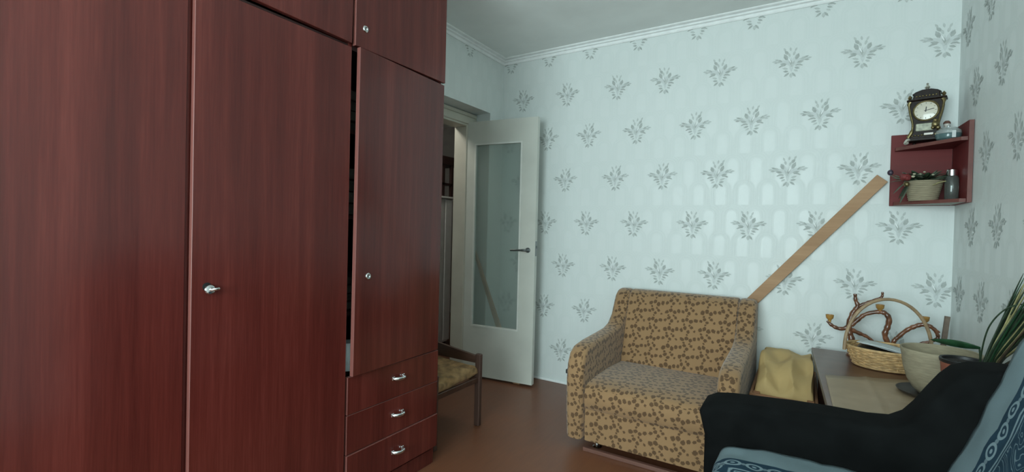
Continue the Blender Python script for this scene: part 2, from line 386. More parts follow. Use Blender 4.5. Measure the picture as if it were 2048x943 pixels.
WORLD = {}
def attach(o, parent):
    """the mesh is written in world coordinates: keep it there under its parent"""
    o.parent = parent; o.matrix_parent_inverse = Matrix.Translation(-WORLD[parent.name])
    WORLD[o.name] = Vector((0, 0, 0))
def tag(o, label, cat, group=None):
    o['label'] = label; o['category'] = cat
    if group: o['group'] = group
    WORLD.setdefault(o.name, Vector((0, 0, 0)))
    return o
def thing(name, label, cat, loc, group=None):
    o = bpy.data.objects.new(name, None); COL.objects.link(o); o.location = loc; o.empty_display_size = 0.1
    WORLD[o.name] = Vector(loc); return tag(o, label, cat, group)
def struct(o):
    o['kind'] = 'structure'; WORLD.setdefault(o.name, Vector((0, 0, 0))); return o
def bez(pts, k=6):
    """Catmull-Rom resample"""
    P = [Vector(p) for p in pts]; out = []
    for i in range(len(P) - 1):
        p0, p1, p2, p3 = P[max(i - 1, 0)], P[i], P[i + 1], P[min(i + 2, len(P) - 1)]
        for j in range(k):
            u = j / k
            out.append(0.5 * ((2 * p1) + (p2 - p0) * u + (2 * p0 - 5 * p1 + 4 * p2 - p3) * u * u + (3 * p1 - p0 - 3 * p2 + p3) * u ** 3))
    out.append(P[-1]); return out
def lerp_list(vals, n):
    out = []
    for i in range(n):
        f = i / (n - 1) * (len(vals) - 1); k = min(int(f), len(vals) - 2); out.append(vals[k] + (vals[k + 1] - vals[k]) * (f - k))
    return out

# ------------------------------------------------------------------ room shell
XL, XR, YF, YB, H = -2.154, 0.653, 3.27, -1.75, 2.575
XP = -2.300                    # plane of the door frame inside the niche
NY0, NY1, NZ = 2.20, 3.085, 2.095   # the niche around the door
XO = -2.42                     # hall side of the left wall
struct(MB().box(-4.7, XR + 0.15, YB - 0.2, 5.2, -0.06, 0.0).build('floor', 'floor', smooth=0))
struct(MB().box(-4.7, XR + 0.15, YB - 0.2, 5.2, H, H + 0.08).build('ceiling', 'ceiling', smooth=0))

# wallpaper print: one sprig = a fan of leaves (dx, dz, angle, length, width, tone)
SPRIG = [(0.000, -0.005, 88, 0.090, 0.018, 3), (-0.018, 0.020, 105, 0.085, 0.022, 3), (0.018, 0.022, 72, 0.085, 0.022, 3), (-0.040, 0.012, 150, 0.060, 0.022, 3), (0.042, 0.014, 30, 0.060, 0.022, 3),
         (-0.030, 0.040, 112, 0.040, 0.017, 0), (0.030, 0.044, 66, 0.044, 0.017, 0), (-0.014, 0.062, 105, 0.030, 0.011, 1), (0.026, 0.070, 50, 0.034, 0.014, 0),
         (-0.022, 0.083, 115, 0.026, 0.009, 1), (0.006, 0.088, 80, 0.026, 0.009, 1), (0.036, 0.090, 60, 0.026, 0.009, 1), (0.012, 0.055, 70, 0.030, 0.010, 1),
         (0.004, 0.010, 70, 0.060, 0.011, 0), (-0.008, 0.000, 118, 0.046, 0.010, 1), (0.010, 0.024, 68, 0.040, 0.007, 2),
         (-0.046, 0.006, 172, 0.036, 0.012, 0), (-0.040, -0.014, 188, 0.042, 0.015, 0), (-0.030, -0.028, 200, 0.030, 0.010, 0), (-0.024, -0.043, 205, 0.026, 0.009, 1), (-0.014, -0.066, 232, 0.036, 0.010, 0),
         (0.042, 0.004, 10, 0.036, 0.011, 0), (0.048, -0.008, -12, 0.040, 0.014, 0), (0.032, -0.024, 18, 0.034, 0.010, 1), (0.028, -0.042, 8, 0.030, 0.010, 0), (0.024, -0.062, -38, 0.036, 0.010, 0),
         (0.000, -0.070, 265, 0.030, 0.014, 1), (-0.040, -0.019, 188, 0.036, 0.005, 2), (0.046, -0.013, -12, 0.034, 0.005, 2),
         (0.060, 0.026, 35, 0.032, 0.010, 0), (0.074, 0.032, 22, 0.030, 0.009, 1), (0.090, 0.025, 4, 0.028, 0.008, 1), (0.078, 0.017, -12, 0.028, 0.008, 1), (0.066, 0.019, 10, 0.026, 0.008, 1),
         (-0.058, 0.026, 150, 0.030, 0.010, 1), (-0.074, 0.030, 160, 0.030, 0.009, 0), (-0.090, 0.022, 176, 0.028, 0.008, 1), (-0.078, 0.014, 192, 0.030, 0.009, 0), (-0.062, 0.016, 170, 0.026, 0.008, 1)]
COLS = [0.246, 0.056, -0.097, -0.301, -0.491, -0.635, -0.838, -1.026, -1.173, -1.387, -1.569, -1.731, -1.960, -2.08]
def sprigs(mb, place, centres):
    for ci, (u, z) in enumerate(centres):
        mir = -1 if ci % 2 else 1
        for ki, (dx, dz, an, ln, w, tone) in enumerate(SPRIG):
            if z + dz > 2.525: continue
            w = w * (1.0 if tone == 2 else 1.22)
            a = math.radians(an); c, s_ = math.cos(a), math.sin(a); pts = []
            for (q, h) in ((-0.5, 0), (-0.25, 0.42), (0.1, 0.5), (0.5, 0), (0.1, -0.5), (-0.25, -0.42)):
                px, pz = q * ln, h * w
                pts.append(place(u + mir * (dx + px * c - pz * s_), z + dz + px * s_ + pz * c, 0.0003 + 0.00005 * ki + 0.002 * (tone == 2) * 0.05))
            mb.poly(pts, 1 + tone)
def centres(us, zlo, zhi):
    out = []
    for i, u in enumerate(us):
        z = (1.878 if i % 2 else 2.205) - 0.652 * 4
        while z < zhi - 0.01:
            if z > zlo: out.append((u, z))
            z += 0.652
    return out
PM = ['paper_x', 'print_dark', 'print_mid', 'print_light', 'print_plume']
PMY = ['paper_y'] + PM[1:]
def clipz(c): return [q for q in c]
far = MB().box(XL - 0.3, XR + 0.15, YF, YF + 0.12, 0, H)
cf = centres([0.592, 0.430] + COLS, 0.10, 2.60)
sprigs(far, lambda u, z, e: (min(u, XR - 0.0005), YF - e, min(z, 2.531)), cf)
struct(far.build('wall_far', PM, smooth=0, recalc=False))
rgt = MB().box(XR, XR + 0.12, YB, YF, 0, H)
cr = centres([3.135, 2.975, 2.80, 2.63, 2.44, 2.26, 2.09, 1.90, 1.73], 0.1, 2.60)
sprigs(rgt, lambda u, z, e: (XR - e, min(u, YF - 0.001), min(z, 2.531)), cr)
struct(rgt.build('wall_right', PMY, smooth=0, recalc=False))
lf = MB()
lf.box(XO, XL, YB, NY0, 0, H); lf.box(XP, XL, NY0, NY1, NZ, H); lf.box(XO, XP, NY0, NY1, 2.03, H); lf.box(XO, XL, NY1, YF, 0, H)
lf.box(XO, XP, NY0, NY0 + 0.08, 0, 2.03); lf.box(XO, XP, 3.00, NY1, 0, 2.03)
cl = [c for c in centres([2.983, 2.80, 2.626, 2.44, 2.27], 2.30, 2.60)]
sprigs(lf, lambda u, z, e: (XL + e, u, max(min(z, 2.531), NZ)), cl)
struct(lf.build('wall_left', PMY, smooth=0, recalc=False))
# wall behind the camera with the window that lights the room
wb = MB(); wx0, wx1, wz0, wz1 = -1.55, 0.25, 0.72, 2.16
wb.box(XO, wx0, YB - 0.2, YB, 0, H); wb.box(wx1, XR + 0.15, YB - 0.2, YB, 0, H); wb.box(wx0, wx1, YB - 0.2, YB, 0, wz0); wb.box(wx0, wx1, YB - 0.2, YB, wz1, H)
struct(wb.build('wall_back', 'paper_x', smooth=0))
wf = MB()
for (a, b, c, d) in ((wx0, wx0 + .06, wz0, wz1), (wx1 - .06, wx1, wz0, wz1), (wx0, wx1, wz0, wz0 + .06), (wx0, wx1, wz1 - .06, wz1), (-0.685, -0.615, wz0, wz1)):
    wf.box(a, b, YB - 0.16, YB - 0.10, c, d)
struct(wf.build('window_1', 'white_trim', smooth=0))
# hallway beyond the door
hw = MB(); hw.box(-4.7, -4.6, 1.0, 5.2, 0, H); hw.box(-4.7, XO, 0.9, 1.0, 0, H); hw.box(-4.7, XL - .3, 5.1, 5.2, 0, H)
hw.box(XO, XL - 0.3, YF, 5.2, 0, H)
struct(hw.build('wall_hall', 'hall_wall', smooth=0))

# cornice (stepped moulding), mitred run along the far and left walls
CP = [(0.0, 2.526), (0.008, 2.524), (0.012, 2.531), (0.012, 2.540), (0.007, 2.542), (0.010, 2.546), (0.022, 2.550), (0.022, 2.558), (0.016, 2.560), (0.020, 2.563), (0.036, 2.566), (0.041, 2.570), (0.041, H), (0.0, H)]
def cornice(name, paths):
    mb = MB(); R = [[mb.bm.verts.new(fn(d, z)) for (d, z) in CP] for fn in paths]
    for a, b in zip(R, R[1:]):
        for k in range(len(CP)): mb.bm.faces.new((a[k], a[(k + 1) % len(CP)], b[(k + 1) % len(CP)], b[k]))
    return struct(mb.build(name, 'white_trim', smooth=0))
cornice('trim_1', [lambda d, z: (XR - d, YF - d, z), lambda d, z: (XL + d, YF - d, z)])
cornice('trim_2', [lambda d, z: (XL + d, YF - d, z), lambda d, z: (XL + d, YB + d, z)])
cornice('trim_3', [lambda d, z: (XR - d, YF - d, z), lambda d, z: (XR - d, YB + d, z)])
struct(MB().box(XL, XR, YF - 0.009, YF, 0, 0.016, 0.003).build('baseboard_far', 'white_trim'))
struct(MB().box(XR - 0.009, XR, YB, YF - 0.01, 0, 0.016, 0.003).build('baseboard_right', 'white_trim'))
# door frame with casing
fr = MB(); OY0, OY1 = 2.28, 3.0
fr.box(XO, XP + 0.004, OY1 - 0.03, OY1, 0, 2.03, 0.003); fr.box(XO, XP + 0.004, OY0, OY0 + 0.03, 0, 2.03, 0.003); fr.box(XO, XP + 0.004, OY0 + .03, OY1 - .03, 1.985, 2.03, 0.003)
fr.box(XP, XP + 0.012, OY1 - 0.022, NY1 - 0.003, 0, 2.082, 0.004); fr.box(XP, XP + 0.012, NY0 + 0.003, OY0 + 0.022, 0, 2.082, 0.004)
fr.box(XP, XP + 0.016, NY0 + 0.003, NY1 - 0.003, 2.00, 2.060, 0.005); fr.box(XP, XP + 0.022, NY0 + 0.003, NY1 - 0.003, 2.060, 2.088, 0.006)
struct(fr.build('trim_4', 'frame_paint'))

# ------------------------------------------------------------------ the open glazed door
HX, HY, DA = -2.3212, 2.9749, math.radians(6.783)
DM = Matrix.Translation((HX, HY, 0)) @ Matrix.Rotation(DA, 4, 'Z')
def door_part(mb, name, mats, par, **k):
    return mb.xform(DM).build(name, mats, par, **k)
door = bpy.data.objects.new('door_1', None); COL.objects.link(door); door.location = (HX, HY, 0); WORLD['door_1'] = Vector((HX, HY, 0)); struct(door)
p0, p1, q0, q1 = 0.102, 0.504, 0.410, 1.836
lm = MB()
def ringbox(mb, y0, y1, o, i, mi=0):
    (a0, a1, c0, c1), (b0, b1, d0, d1) = o, i
    vs = {}
    for tag_, (x0, x1, z0, z1) in (('o', (a0, a1, c0, c1)), ('i', (b0, b1, d0, d1))):
        for yk, y in ((0, y0), (1, y1)):
            vs[tag_, yk] = [mb.bm.verts.new((x, y, z)) for (x, z) in ((x0, z0), (x1, z0), (x1, z1), (x0, z1))]
    for k in range(4):
        k2 = (k + 1) % 4
        for f in ((vs['o', 0][k], vs['o', 0][k2], vs['i', 0][k2], vs['i', 0][k]), (vs['o', 1][k], vs['i', 1][k], vs['i', 1][k2], vs['o', 1][k2]),
                  (vs['o', 0][k], vs['o', 1][k], vs['o', 1][k2], vs['o', 0][k2]), (vs['i', 0][k], vs['i', 0][k2], vs['i', 1][k2], vs['i', 1][k])):
            mb.bm.faces.new(f).material_index = mi
ringbox(lm, 0.0, 0.040, (0.031, 0.629, 0.017, 2.014), (p0, p1, q0, q1))
door_part(lm, 'leaf', 'door_paint', door, smooth=0)
bd = MB(); ringbox(bd, -0.004, 0.012, (p0 - 0.004, p1 + 0.004, q0 - 0.004, q1 + 0.004), (p0 + 0.008, p1 - 0.008, q0 + 0.008, q1 - 0.008))
door_part(bd, 'glazing_bead', 'bead_paint', door, smooth=0)
door_part(MB().box(p0 + 0.001, p1 - 0.001, 0.014, 0.019, q0 + 0.001, q1 - 0.001), 'pane', 'frosted', door, smooth=0)
hm = MB()
hm.tube([(0.572, 0.002, 1.022), (0.572, -0.040, 1.022)], 0.0085, 10); hm.tube(bez([(0.574, -0.040, 1.022), (0.545, -0.047, 1.022), (0.500, -0.046, 1.021), (0.448, -0.043, 1.019)], 4), [0.0095] * 5 + [0.0075] * 8, 10)
hm.lathe([(0.0, 0), (0.020, 0), (0.019, 0.004), (0, 0.005)], (0, 0, 0), 16)
# (rose disc is turned to lie on the leaf)
for v in [v for v in hm.bm.verts if v.co.length < 0.03]: v.co = Vector((0.572 + v.co.x, -v.co.z, 1.022 + v.co.y))
door_part(hm, 'handle', 'dull_metal', door)
door_part(MB().box(0.628, 0.637, 0.012, 0.026, 1.036, 1.056, 0.001).box(0.6285, 0.6305, 0.008, 0.032, 0.98, 1.09), 'latch', 'dull_metal', door)

# board leaning behind the frosted pane
db = Vector((0.285, 0, -0.64)).normalized(); b0 = Vector((-2.268, 0, 1.03)); nb = Vector((-db.z, 0, db.x)) * 0.05
q = [b0, b0 - nb, b0 - nb + db * 1.115, b0 + db * 1.135]; dz = min(p.z for p in q)
bdm = MB().prism([(max(p.x, -2.280), p.z - dz) for p in q], 'y', 3.052, 3.074, 0.001, 1)
tag(bdm.build('board', 'plank', smooth=0), 'tan board leaning in the gap behind the frosted glass of the open door', 'board')

# ------------------------------------------------------------------ dark hall seen through the doorway
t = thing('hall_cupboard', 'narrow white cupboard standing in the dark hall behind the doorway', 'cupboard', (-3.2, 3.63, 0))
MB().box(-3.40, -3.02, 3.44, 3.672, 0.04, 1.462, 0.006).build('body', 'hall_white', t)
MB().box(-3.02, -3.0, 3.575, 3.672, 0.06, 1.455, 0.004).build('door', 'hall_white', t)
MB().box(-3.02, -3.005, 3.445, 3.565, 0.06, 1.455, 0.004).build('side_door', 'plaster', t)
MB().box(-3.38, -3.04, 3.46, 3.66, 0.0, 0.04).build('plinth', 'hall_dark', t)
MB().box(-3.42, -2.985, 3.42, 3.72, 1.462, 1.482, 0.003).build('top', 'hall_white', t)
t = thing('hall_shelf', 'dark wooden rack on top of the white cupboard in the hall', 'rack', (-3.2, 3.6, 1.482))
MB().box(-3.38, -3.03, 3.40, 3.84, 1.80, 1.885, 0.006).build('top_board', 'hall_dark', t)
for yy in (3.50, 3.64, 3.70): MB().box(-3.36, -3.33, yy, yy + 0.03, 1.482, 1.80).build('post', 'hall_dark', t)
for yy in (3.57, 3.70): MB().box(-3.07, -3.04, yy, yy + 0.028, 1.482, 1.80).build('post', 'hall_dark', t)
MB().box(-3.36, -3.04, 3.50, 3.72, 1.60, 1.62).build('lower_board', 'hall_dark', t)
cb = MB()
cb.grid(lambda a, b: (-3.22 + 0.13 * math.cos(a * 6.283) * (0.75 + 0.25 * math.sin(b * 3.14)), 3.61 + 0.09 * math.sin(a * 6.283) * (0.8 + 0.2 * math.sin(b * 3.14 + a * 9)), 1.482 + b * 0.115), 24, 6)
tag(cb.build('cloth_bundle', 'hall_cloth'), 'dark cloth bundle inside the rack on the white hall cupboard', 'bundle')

# ------------------------------------------------------------------ wardrobe
WX = -1.531
w = thing('wardrobe', 'tall glossy red-brown wooden wardrobe along the left wall', 'wardrobe', (-1.84, 0.95, 0))
WT = 2.47
MB().box(-2.13, WX - 0.019, 1.772, 1.790, 0, WT, 0.001).build('side_panel', 'mahogany', w, smooth=0)
MB().box(-2.13, WX - 0.019, 1.232, 1.249, 0.09, WT, 0.001).build('partition', 'mahogany', w, smooth=0)
MB().box(-2.13, WX - 0.022, 0.662, 0.680, 0.09, WT, 0.001).build('partition', 'mahogany', w, smooth=0)
MB().box(-2.13, WX - 0.019, 0.090, 0.108, 0, WT, 0.001).build('side_panel', 'mahogany', w, smooth=0)
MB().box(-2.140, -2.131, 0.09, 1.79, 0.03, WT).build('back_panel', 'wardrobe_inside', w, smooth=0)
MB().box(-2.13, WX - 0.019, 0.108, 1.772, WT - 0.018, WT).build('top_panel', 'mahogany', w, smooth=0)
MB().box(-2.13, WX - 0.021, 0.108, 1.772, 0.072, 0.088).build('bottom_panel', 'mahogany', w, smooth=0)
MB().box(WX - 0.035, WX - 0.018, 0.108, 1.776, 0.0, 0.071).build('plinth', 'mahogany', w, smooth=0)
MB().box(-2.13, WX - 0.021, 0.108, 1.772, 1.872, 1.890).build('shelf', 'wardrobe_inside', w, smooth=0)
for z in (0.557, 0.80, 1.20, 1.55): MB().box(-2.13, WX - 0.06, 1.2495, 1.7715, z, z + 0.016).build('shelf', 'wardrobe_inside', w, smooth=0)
def panel(name, y0, y1, z0, z1, xf, par=w):
    mb = MB(); th = 0.0185
    mb.box(xf - th, xf, y0, y1, z0, z1, 0.0012)
    o = mb.build(name, ['mahogany', 'mahogany_edge'], par, smooth=0)
    for p in o.data.polygons:
        if p.normal.y < -0.7: p.material_index = 1
    return o
panel('door', 0.100, 0.6625, 0.092, 2.45, WX - 0.012)
dm = panel('door', 0.6755, 1.2340, 0.092, 1.874, WX)
uq = panel('door', 0.6755, 1.2340, 1.890, 2.45, WX + 0.001)
q_ = Vector((0, 1.234, 1.890)); uq.data.transform(Matrix.Translation(q_) @ Matrix.Rotation(math.radians(-0.9), 4, 'X') @ Matrix.Translation(-q_))
du = panel('door', 1.2460, 1.7915, 1.885, 2.45, WX + 0.006)
# the ajar, slightly dropped lower door of the right-hand bay
da = panel('door', 1.2500, 1.7880, 0.571, 1.875, WX + 0.001)
piv = Vector((WX - 0.0175, 1.788, 1.2)); ROT = Matrix.Translation(piv) @ Matrix.Rotation(math.radians(2.6), 4, 'Z') @ Matrix.Rotation(math.radians(-0.25), 4, 'X') @ Matrix.Translation(-piv)
da.data.transform(ROT)
def lock(y, z, xf, par, rot=None):
    mb = MB(); n = 18
    prof = [(0.0135, 0.0), (0.0135, 0.003), (0.011, 0.0055), (0.0075, 0.0055), (0.007, 0.002), (0.0, 0.002)]
    mb.lathe(prof, (0, 0, 0), n)
    mb.xform(Matrix.Translation((xf, y, z)) @ Matrix.Rotation(math.pi / 2, 4, 'Y'))
    hole = MB().box(xf + 0.0015, xf + 0.0026, y - 0.0015, y + 0.0015, z - 0.006, z + 0.006)
    if rot: mb.xform(rot); hole.xform(rot)
    o = mb.build('lock', 'chrome', par); hole.build('keyhole', 'black_hole', o, smooth=0)
    o['label'] = 'small chrome lock ring'
lock(1.293, 1.965, WX + 0.006, du); lock(1.3165, 0.967, WX + 0.001, da, ROT)
# turning knob with an enlarged dark hole behind it
kb = MB(); kb.lathe([(0.0155, 0.0), (0.0155, 0.002), (0.013, 0.006), (0.006, 0.008), (0.0, 0.008)], (0, 0, 0), 20)
kb.xform(Matrix.Translation((WX + 0.006, 0.724, 0.969)) @ Matrix.Rotation(math.radians(78), 4, 'Y'))
kb.tube(bez([(WX + 0.010, 0.724, 0.969), (WX + 0.018, 0.727, 0.970), (WX + 0.023, 0.735, 0.971), (WX + 0.021, 0.744, 0.972)], 4), [0.006, 0.006, 0.006, 0.0055, 0.005, 0.005, 0.005, 0.005, 0.005, 0.005, 0.005, 0.005, 0.004], 10)
k_ = kb.build('knob', 'chrome', dm); k_['label'] = 'chrome turning knob'
MB().lathe([(0.0125, 0.0), (0.0125, 0.0016), (0.0, 0.0016)], (0, 0, 0), 18).xform(Matrix.Translation((WX, 0.7185, 0.978)) @ Matrix.Rotation(math.pi / 2, 4, 'Y')).build('knob_hole', 'black_hole', dm)
for (z0, z1, dx, hz) in ((0.0915, 0.2505, 0.005, 0.172), (0.2535, 0.4115, 0.0, 0.337), (0.4145, 0.5660, 0.001, 0.500)):
    dr = panel('drawer', 1.2440, 1.7890, z0, z1, WX + dx)
    # highlight along the drawer fronts' top edges, put into the paler edge colour
    for p in dr.data.polygons:
        if p.normal.z > 0.7: p.material_index = 1
    hb = MB(); xf = WX + dx; yc = 1.521
    arc = bez([(xf - 0.001, yc - 0.031, hz), (xf + 0.012, yc - 0.028, hz), (xf + 0.024, yc - 0.012, hz), (xf + 0.026, yc + 0.006, hz), (xf + 0.016, yc + 0.024, hz), (xf - 0.001, yc + 0.029, hz)], 4)
    hb.tube(arc, 0.0062, 10, flat=1.25)
    hb.box(xf - 0.0005, xf + 0.004, yc - 0.038, yc - 0.022, hz - 0.008, hz + 0.008, 0.002); hb.box(xf - 0.0005, xf + 0.004, yc + 0.021, yc + 0.037, hz - 0.008, hz + 0.008, 0.002)
    hb.build('handle', 'chrome', dr)['label'] = 'arched chrome handle'
# what shows in the gap of the ajar door
jr = MB().lathe([(0.0, 0), (0.040, 0), (0.047, 0.012), (0.050, 0.05), (0.046, 0.088), (0.036, 0.104), (0.036, 0.114), (0, 0.114)], (-1.612, 1.308, 0.574), 24)
tag(jr.build('enamel_jar', 'enamel'), 'pale bluish white jar peeping through the gap of the ajar wardrobe door', 'jar')
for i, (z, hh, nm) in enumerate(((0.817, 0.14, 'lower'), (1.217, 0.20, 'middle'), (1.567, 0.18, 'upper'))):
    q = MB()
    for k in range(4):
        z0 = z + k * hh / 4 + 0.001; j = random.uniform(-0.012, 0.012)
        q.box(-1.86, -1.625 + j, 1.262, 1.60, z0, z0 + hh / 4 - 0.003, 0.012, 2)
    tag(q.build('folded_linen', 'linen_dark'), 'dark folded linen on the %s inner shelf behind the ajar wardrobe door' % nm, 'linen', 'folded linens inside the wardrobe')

# ------------------------------------------------------------------ old chair between wardrobe and door
c = thing('old_chair', 'worn wooden chair with a mustard seat between the wardrobe and the open door', 'chair', (-1.85, 2.08, 0))
for (x0, y0, h) in ((-1.648, 2.262, 0.428), (-2.08, 2.262, 0.46), (-1.648, 1.868, 0.395), (-2.08, 1.868, 0.46)):
    MB().box(x0, x0 + 0.036, y0, y0 + 0.030, 0, h, 0.004).build('leg', 'chair_wood', c)
MB().prism([(-2.044, 0.465), (-1.648, 0.415), (-1.648, 0.372), (-2.044, 0.372)], 'y', 2.268, 2.288, 0.003).build('arm_board', 'dark_wood', c)
MB().box(-2.044, -1.648, 2.268, 2.288, 0.265, 0.300, 0.002).build('rail', 'dark_wood', c)
MB().box(-2.044, -1.648, 1.874, 1.892, 0.240, 0.285, 0.002).build('rail', 'dark_wood', c)
MB().box(-1.640, -1.622, 1.898, 2.262, 0.262, 0.292, 0.002).build('rail', 'dark_wood', c)
MB().box(-2.072, -2.054, 1.898, 2.262, 0.255, 0.295, 0.002).build('rail', 'dark_wood', c)
cu = MB()
def seat_fn(a, b):
    # closed cross-section swept along y: worn, lumpy pad
    th = a * 2 * math.pi; y = 1.880 + b * 0.385
    cx = math.copysign(abs(math.cos(th)) ** 0.35, math.cos(th)); cz = math.copysign(abs(math.sin(th)) ** 0.5, math.sin(th))
    lump = 0.006 * math.sin(y * 37 + th * 3) + 0.005 * math.sin(y * 71 + th * 5)
    return (-1.835 + cx * (0.205 + lump), y + 0.006 * math.sin(th * 4), 0.328 + cz * 0.034 + lump - 0.018 * (1 - b))
cu.grid(seat_fn, 40, 16)
ends = [[v for v in cu.bm.verts if abs(v.co.y - yy) < 0.0065] for yy in (1.880, 2.265)]
bmesh.ops.remove_doubles(cu.bm, verts=cu.bm.verts, dist=0.0004)
bmesh.ops.holes_fill(cu.bm, edges=cu.bm.edges, sides=0)
cu.build('seat_cushion', 'mustard', c, smooth=50)['label'] = 'torn mustard seat pad'

# ------------------------------------------------------------------ chair-bed with leaf-patterned fabric
s = thing('armchair_bed', 'tan chair-bed with brown ivy-leaf upholstery against the papered far wall', 'sofa', (-0.65, 2.75, 0))
SX0, SX1 = -1.078, -0.228
side = [(2.335, 0.055), (2.318, 0.20), (2.312, 0.38), (2.322, 0.46), (2.350, 0.515), (2.400, 0.545), (2.50, 0.556), (2.70, 0.563), (2.84, 0.570), (2.93, 0.592), (2.995, 0.640),
        (3.035, 0.705), (3.068, 0.758), (3.115, 0.787), (3.17, 0.792), (3.205, 0.782), (3.222, 0.745), (3.226, 0.40), (3.226, 0.055)]
MB().prism(side, 'x', SX0, SX0 + 0.098, 0.028, 3).build('arm', 'sofa', s, boxuv=True, smooth=50)
MB().prism(side, 'x', SX1 - 0.098, SX1, 0.028, 3).build('arm', 'sofa', s, boxuv=True, smooth=50)
bk = MB().prism([(2.920, 0.30), (2.925, 0.36), (2.990, 0.56), (3.045, 0.715), (3.075, 0.762), (3.115, 0.788), (3.165, 0.793), (3.203, 0.783), (3.218, 0.75), (3.218, 0.30)], 'x', SX0 + 0.096, SX1 - 0.096, 0.012, 3)
bk.build('backrest', 'sofa', s, boxuv=True, smooth=50)
st = MB().prism([(2.350, 0.224), (2.334, 0.246), (2.332, 0.305), (2.345, 0.338), (2.380, 0.357), (2.50, 0.366), (2.70, 0.366), (2.93, 0.352), (2.93, 0.224)], 'x', SX0 + 0.100, SX1 - 0.100, 0.010, 2)
st.build('seat_cushion', 'sofa', s, boxuv=True, smooth=50)
fp = MB().prism([(2.358, 0.050), (2.352, 0.14), (2.358, 0.222), (2.40, 0.222), (2.40, 0.050)], 'x', SX0 + 0.099, SX1 - 0.099, 0.006, 2)
fp.build('front_panel', 'sofa', s, boxuv=True, smooth=50)
MB().box(SX0 + 0.07, SX1 - 0.07, 2.42, 3.20, 0.030, 0.056).build('base_board', 'dark_wood', s, smooth=0)
MB().box(SX0 + 0.10, SX1 - 0.03, 2.338, 2.362, 0.0, 0.020, 0.002).build('floor_rail', 'rail_metal', s)
for (x, y) in ((SX0 + 0.15, 2.42), (SX1 - 0.15, 2.42), (SX0 + 0.15, 3.12), (SX1 - 0.15, 3.12)):
    MB().lathe([(0.0, 0), (0.022, 0), (0.024, 0.006), (0.016, 0.012), (0.012, 0.031), (0, 0.031)], (x, y, 0), 16).build('glide', 'chrome', s)
MB().box(SX0 - 0.012, SX0 + 0.004, 2.338, 2.362, 0.395, 0.418, 0.003).build('side_knob', 'black_plastic', s)

# ------------------------------------------------------------------ leaning plank
d = Vector((0.620, 0, 0.739)).normalized(); nrm = Vector((-d.z, 0, d.x)); top = Vector((0.350, 0, 1.502)); L = 2.02
pp = [top + nrm * 0.031, top - nrm * 0.031, top - nrm * 0.031 - d * (L - 0.05), top + nrm * 0.031 - d * (L - 0.0)]
low = min(p.z for p in pp)
pk = MB().prism([(p.x, p.z) for p in pp], 'y', 3.234, 3.262, 0.0015, 1)
tag(pk.build('plank', 'plank', smooth=0), 'long bare plank leaning diagonally on the papered wall from the chair-bed to the corner shelf', 'plank')

# ------------------------------------------------------------------ corner shelf
h = thing('corner_shelf', 'small dark red wooden corner shelf mounted high in the right corner', 'shelf', (0.63, 3.24, 1.35))
MB().box(0.385, 0.6335, 3.252, 3.268, 1.352, 1.733, 0.001).build('back_panel', ['shelf_wood'], h, smooth=0)
sp = MB().prism([(2.972, 1.352), (3.2515, 1.352), (3.2515, 1.742), (2.972, 1.735)], 'x', 0.634, 0.651)
sp = sp.build('side_panel', ['shelf_wood', 'shelf_edge'], h, smooth=0)
for p in sp.data.polygons:
    if p.normal.y < -0.7: p.material_index = 1
for z in (1.354, 1.644):
    sh = MB().prism([(0.400, 3.2515), (0.400, 3.222), (0.610, 2.985), (0.6335, 2.985), (0.6335, 3.2515)], 'z', z, z + 0.017)
    sh = sh.build('shelf_board', ['shelf_wood', 'shelf_edge', 'chipboard'], h, smooth=0)
    for p in sh.data.polygons:
        if p.normal.z < -0.7: p.material_index = 2 if z < 1.5 else 0
        elif p.normal.y < -0.2: p.material_index = 1
SZ1, SZ0 = 1.661, 1.371

# ------------------------------------------------------------------ mantel clock
CM = Matrix.Translation((0.512, 3.165, SZ1)) @ Matrix.Rotation(math.radians(-14), 4, 'Z') @ Matrix.Scale(1.05, 4)
ck = thing('mantel_clock', 'ornate dark baroque mantel clock with gilt fittings on the top of the corner shelf', 'clock', (0.512, 3.165, SZ1))
def cpart(mb, name, mats, par=None, **k): return mb.xform(CM).build(name, mats, par or ck, **k)
half = [(0.066, 0.022), (0.070, 0.040), (0.062, 0.054), (0.050, 0.066), (0.046, 0.082), (0.048, 0.105), (0.055, 0.135), (0.061, 0.165), (0.064, 0.190), (0.060, 0.205), (0.066, 0.212)]
outl = half + [(-x, z) for x, z in half[::-1]]
cpart(MB().prism(outl, 'y', -0.032, 0.030, 0.003, 1), 'case', 'clock_body', smooth=40)
cpart(MB().prism([(0.073, 0.212), (0.073, 0.219), (0.050, 0.222), (0.048, 0.240), (0.053, 0.244), (0.040, 0.254), (0.016, 0.262), (-0.016, 0.262), (-0.040, 0.254), (-0.053, 0.244), (-0.048, 0.240), (-0.050, 0.222), (-0.073, 0.219), (-0.073, 0.212)], 'y', -0.036, 0.032, 0.003, 1), 'canopy', 'clock_body', smooth=40)
cpart(MB().prism([(0.074, 0.016), (0.076, 0.024), (0.060, 0.030), (-0.060, 0.030), (-0.076, 0.024), (-0.074, 0.016)], 'y', -0.038, 0.032, 0.002, 1), 'base', 'clock_body', smooth=40)
cpart(MB().lathe([(0.0, 0.262), (0.010, 0.263), (0.005, 0.268), (0.011, 0.276), (0.007, 0.284), (0.003, 0.289), (0.006, 0.294), (0.0, 0.300)], (0, -0.004, 0), 12), 'finial', 'silvery')
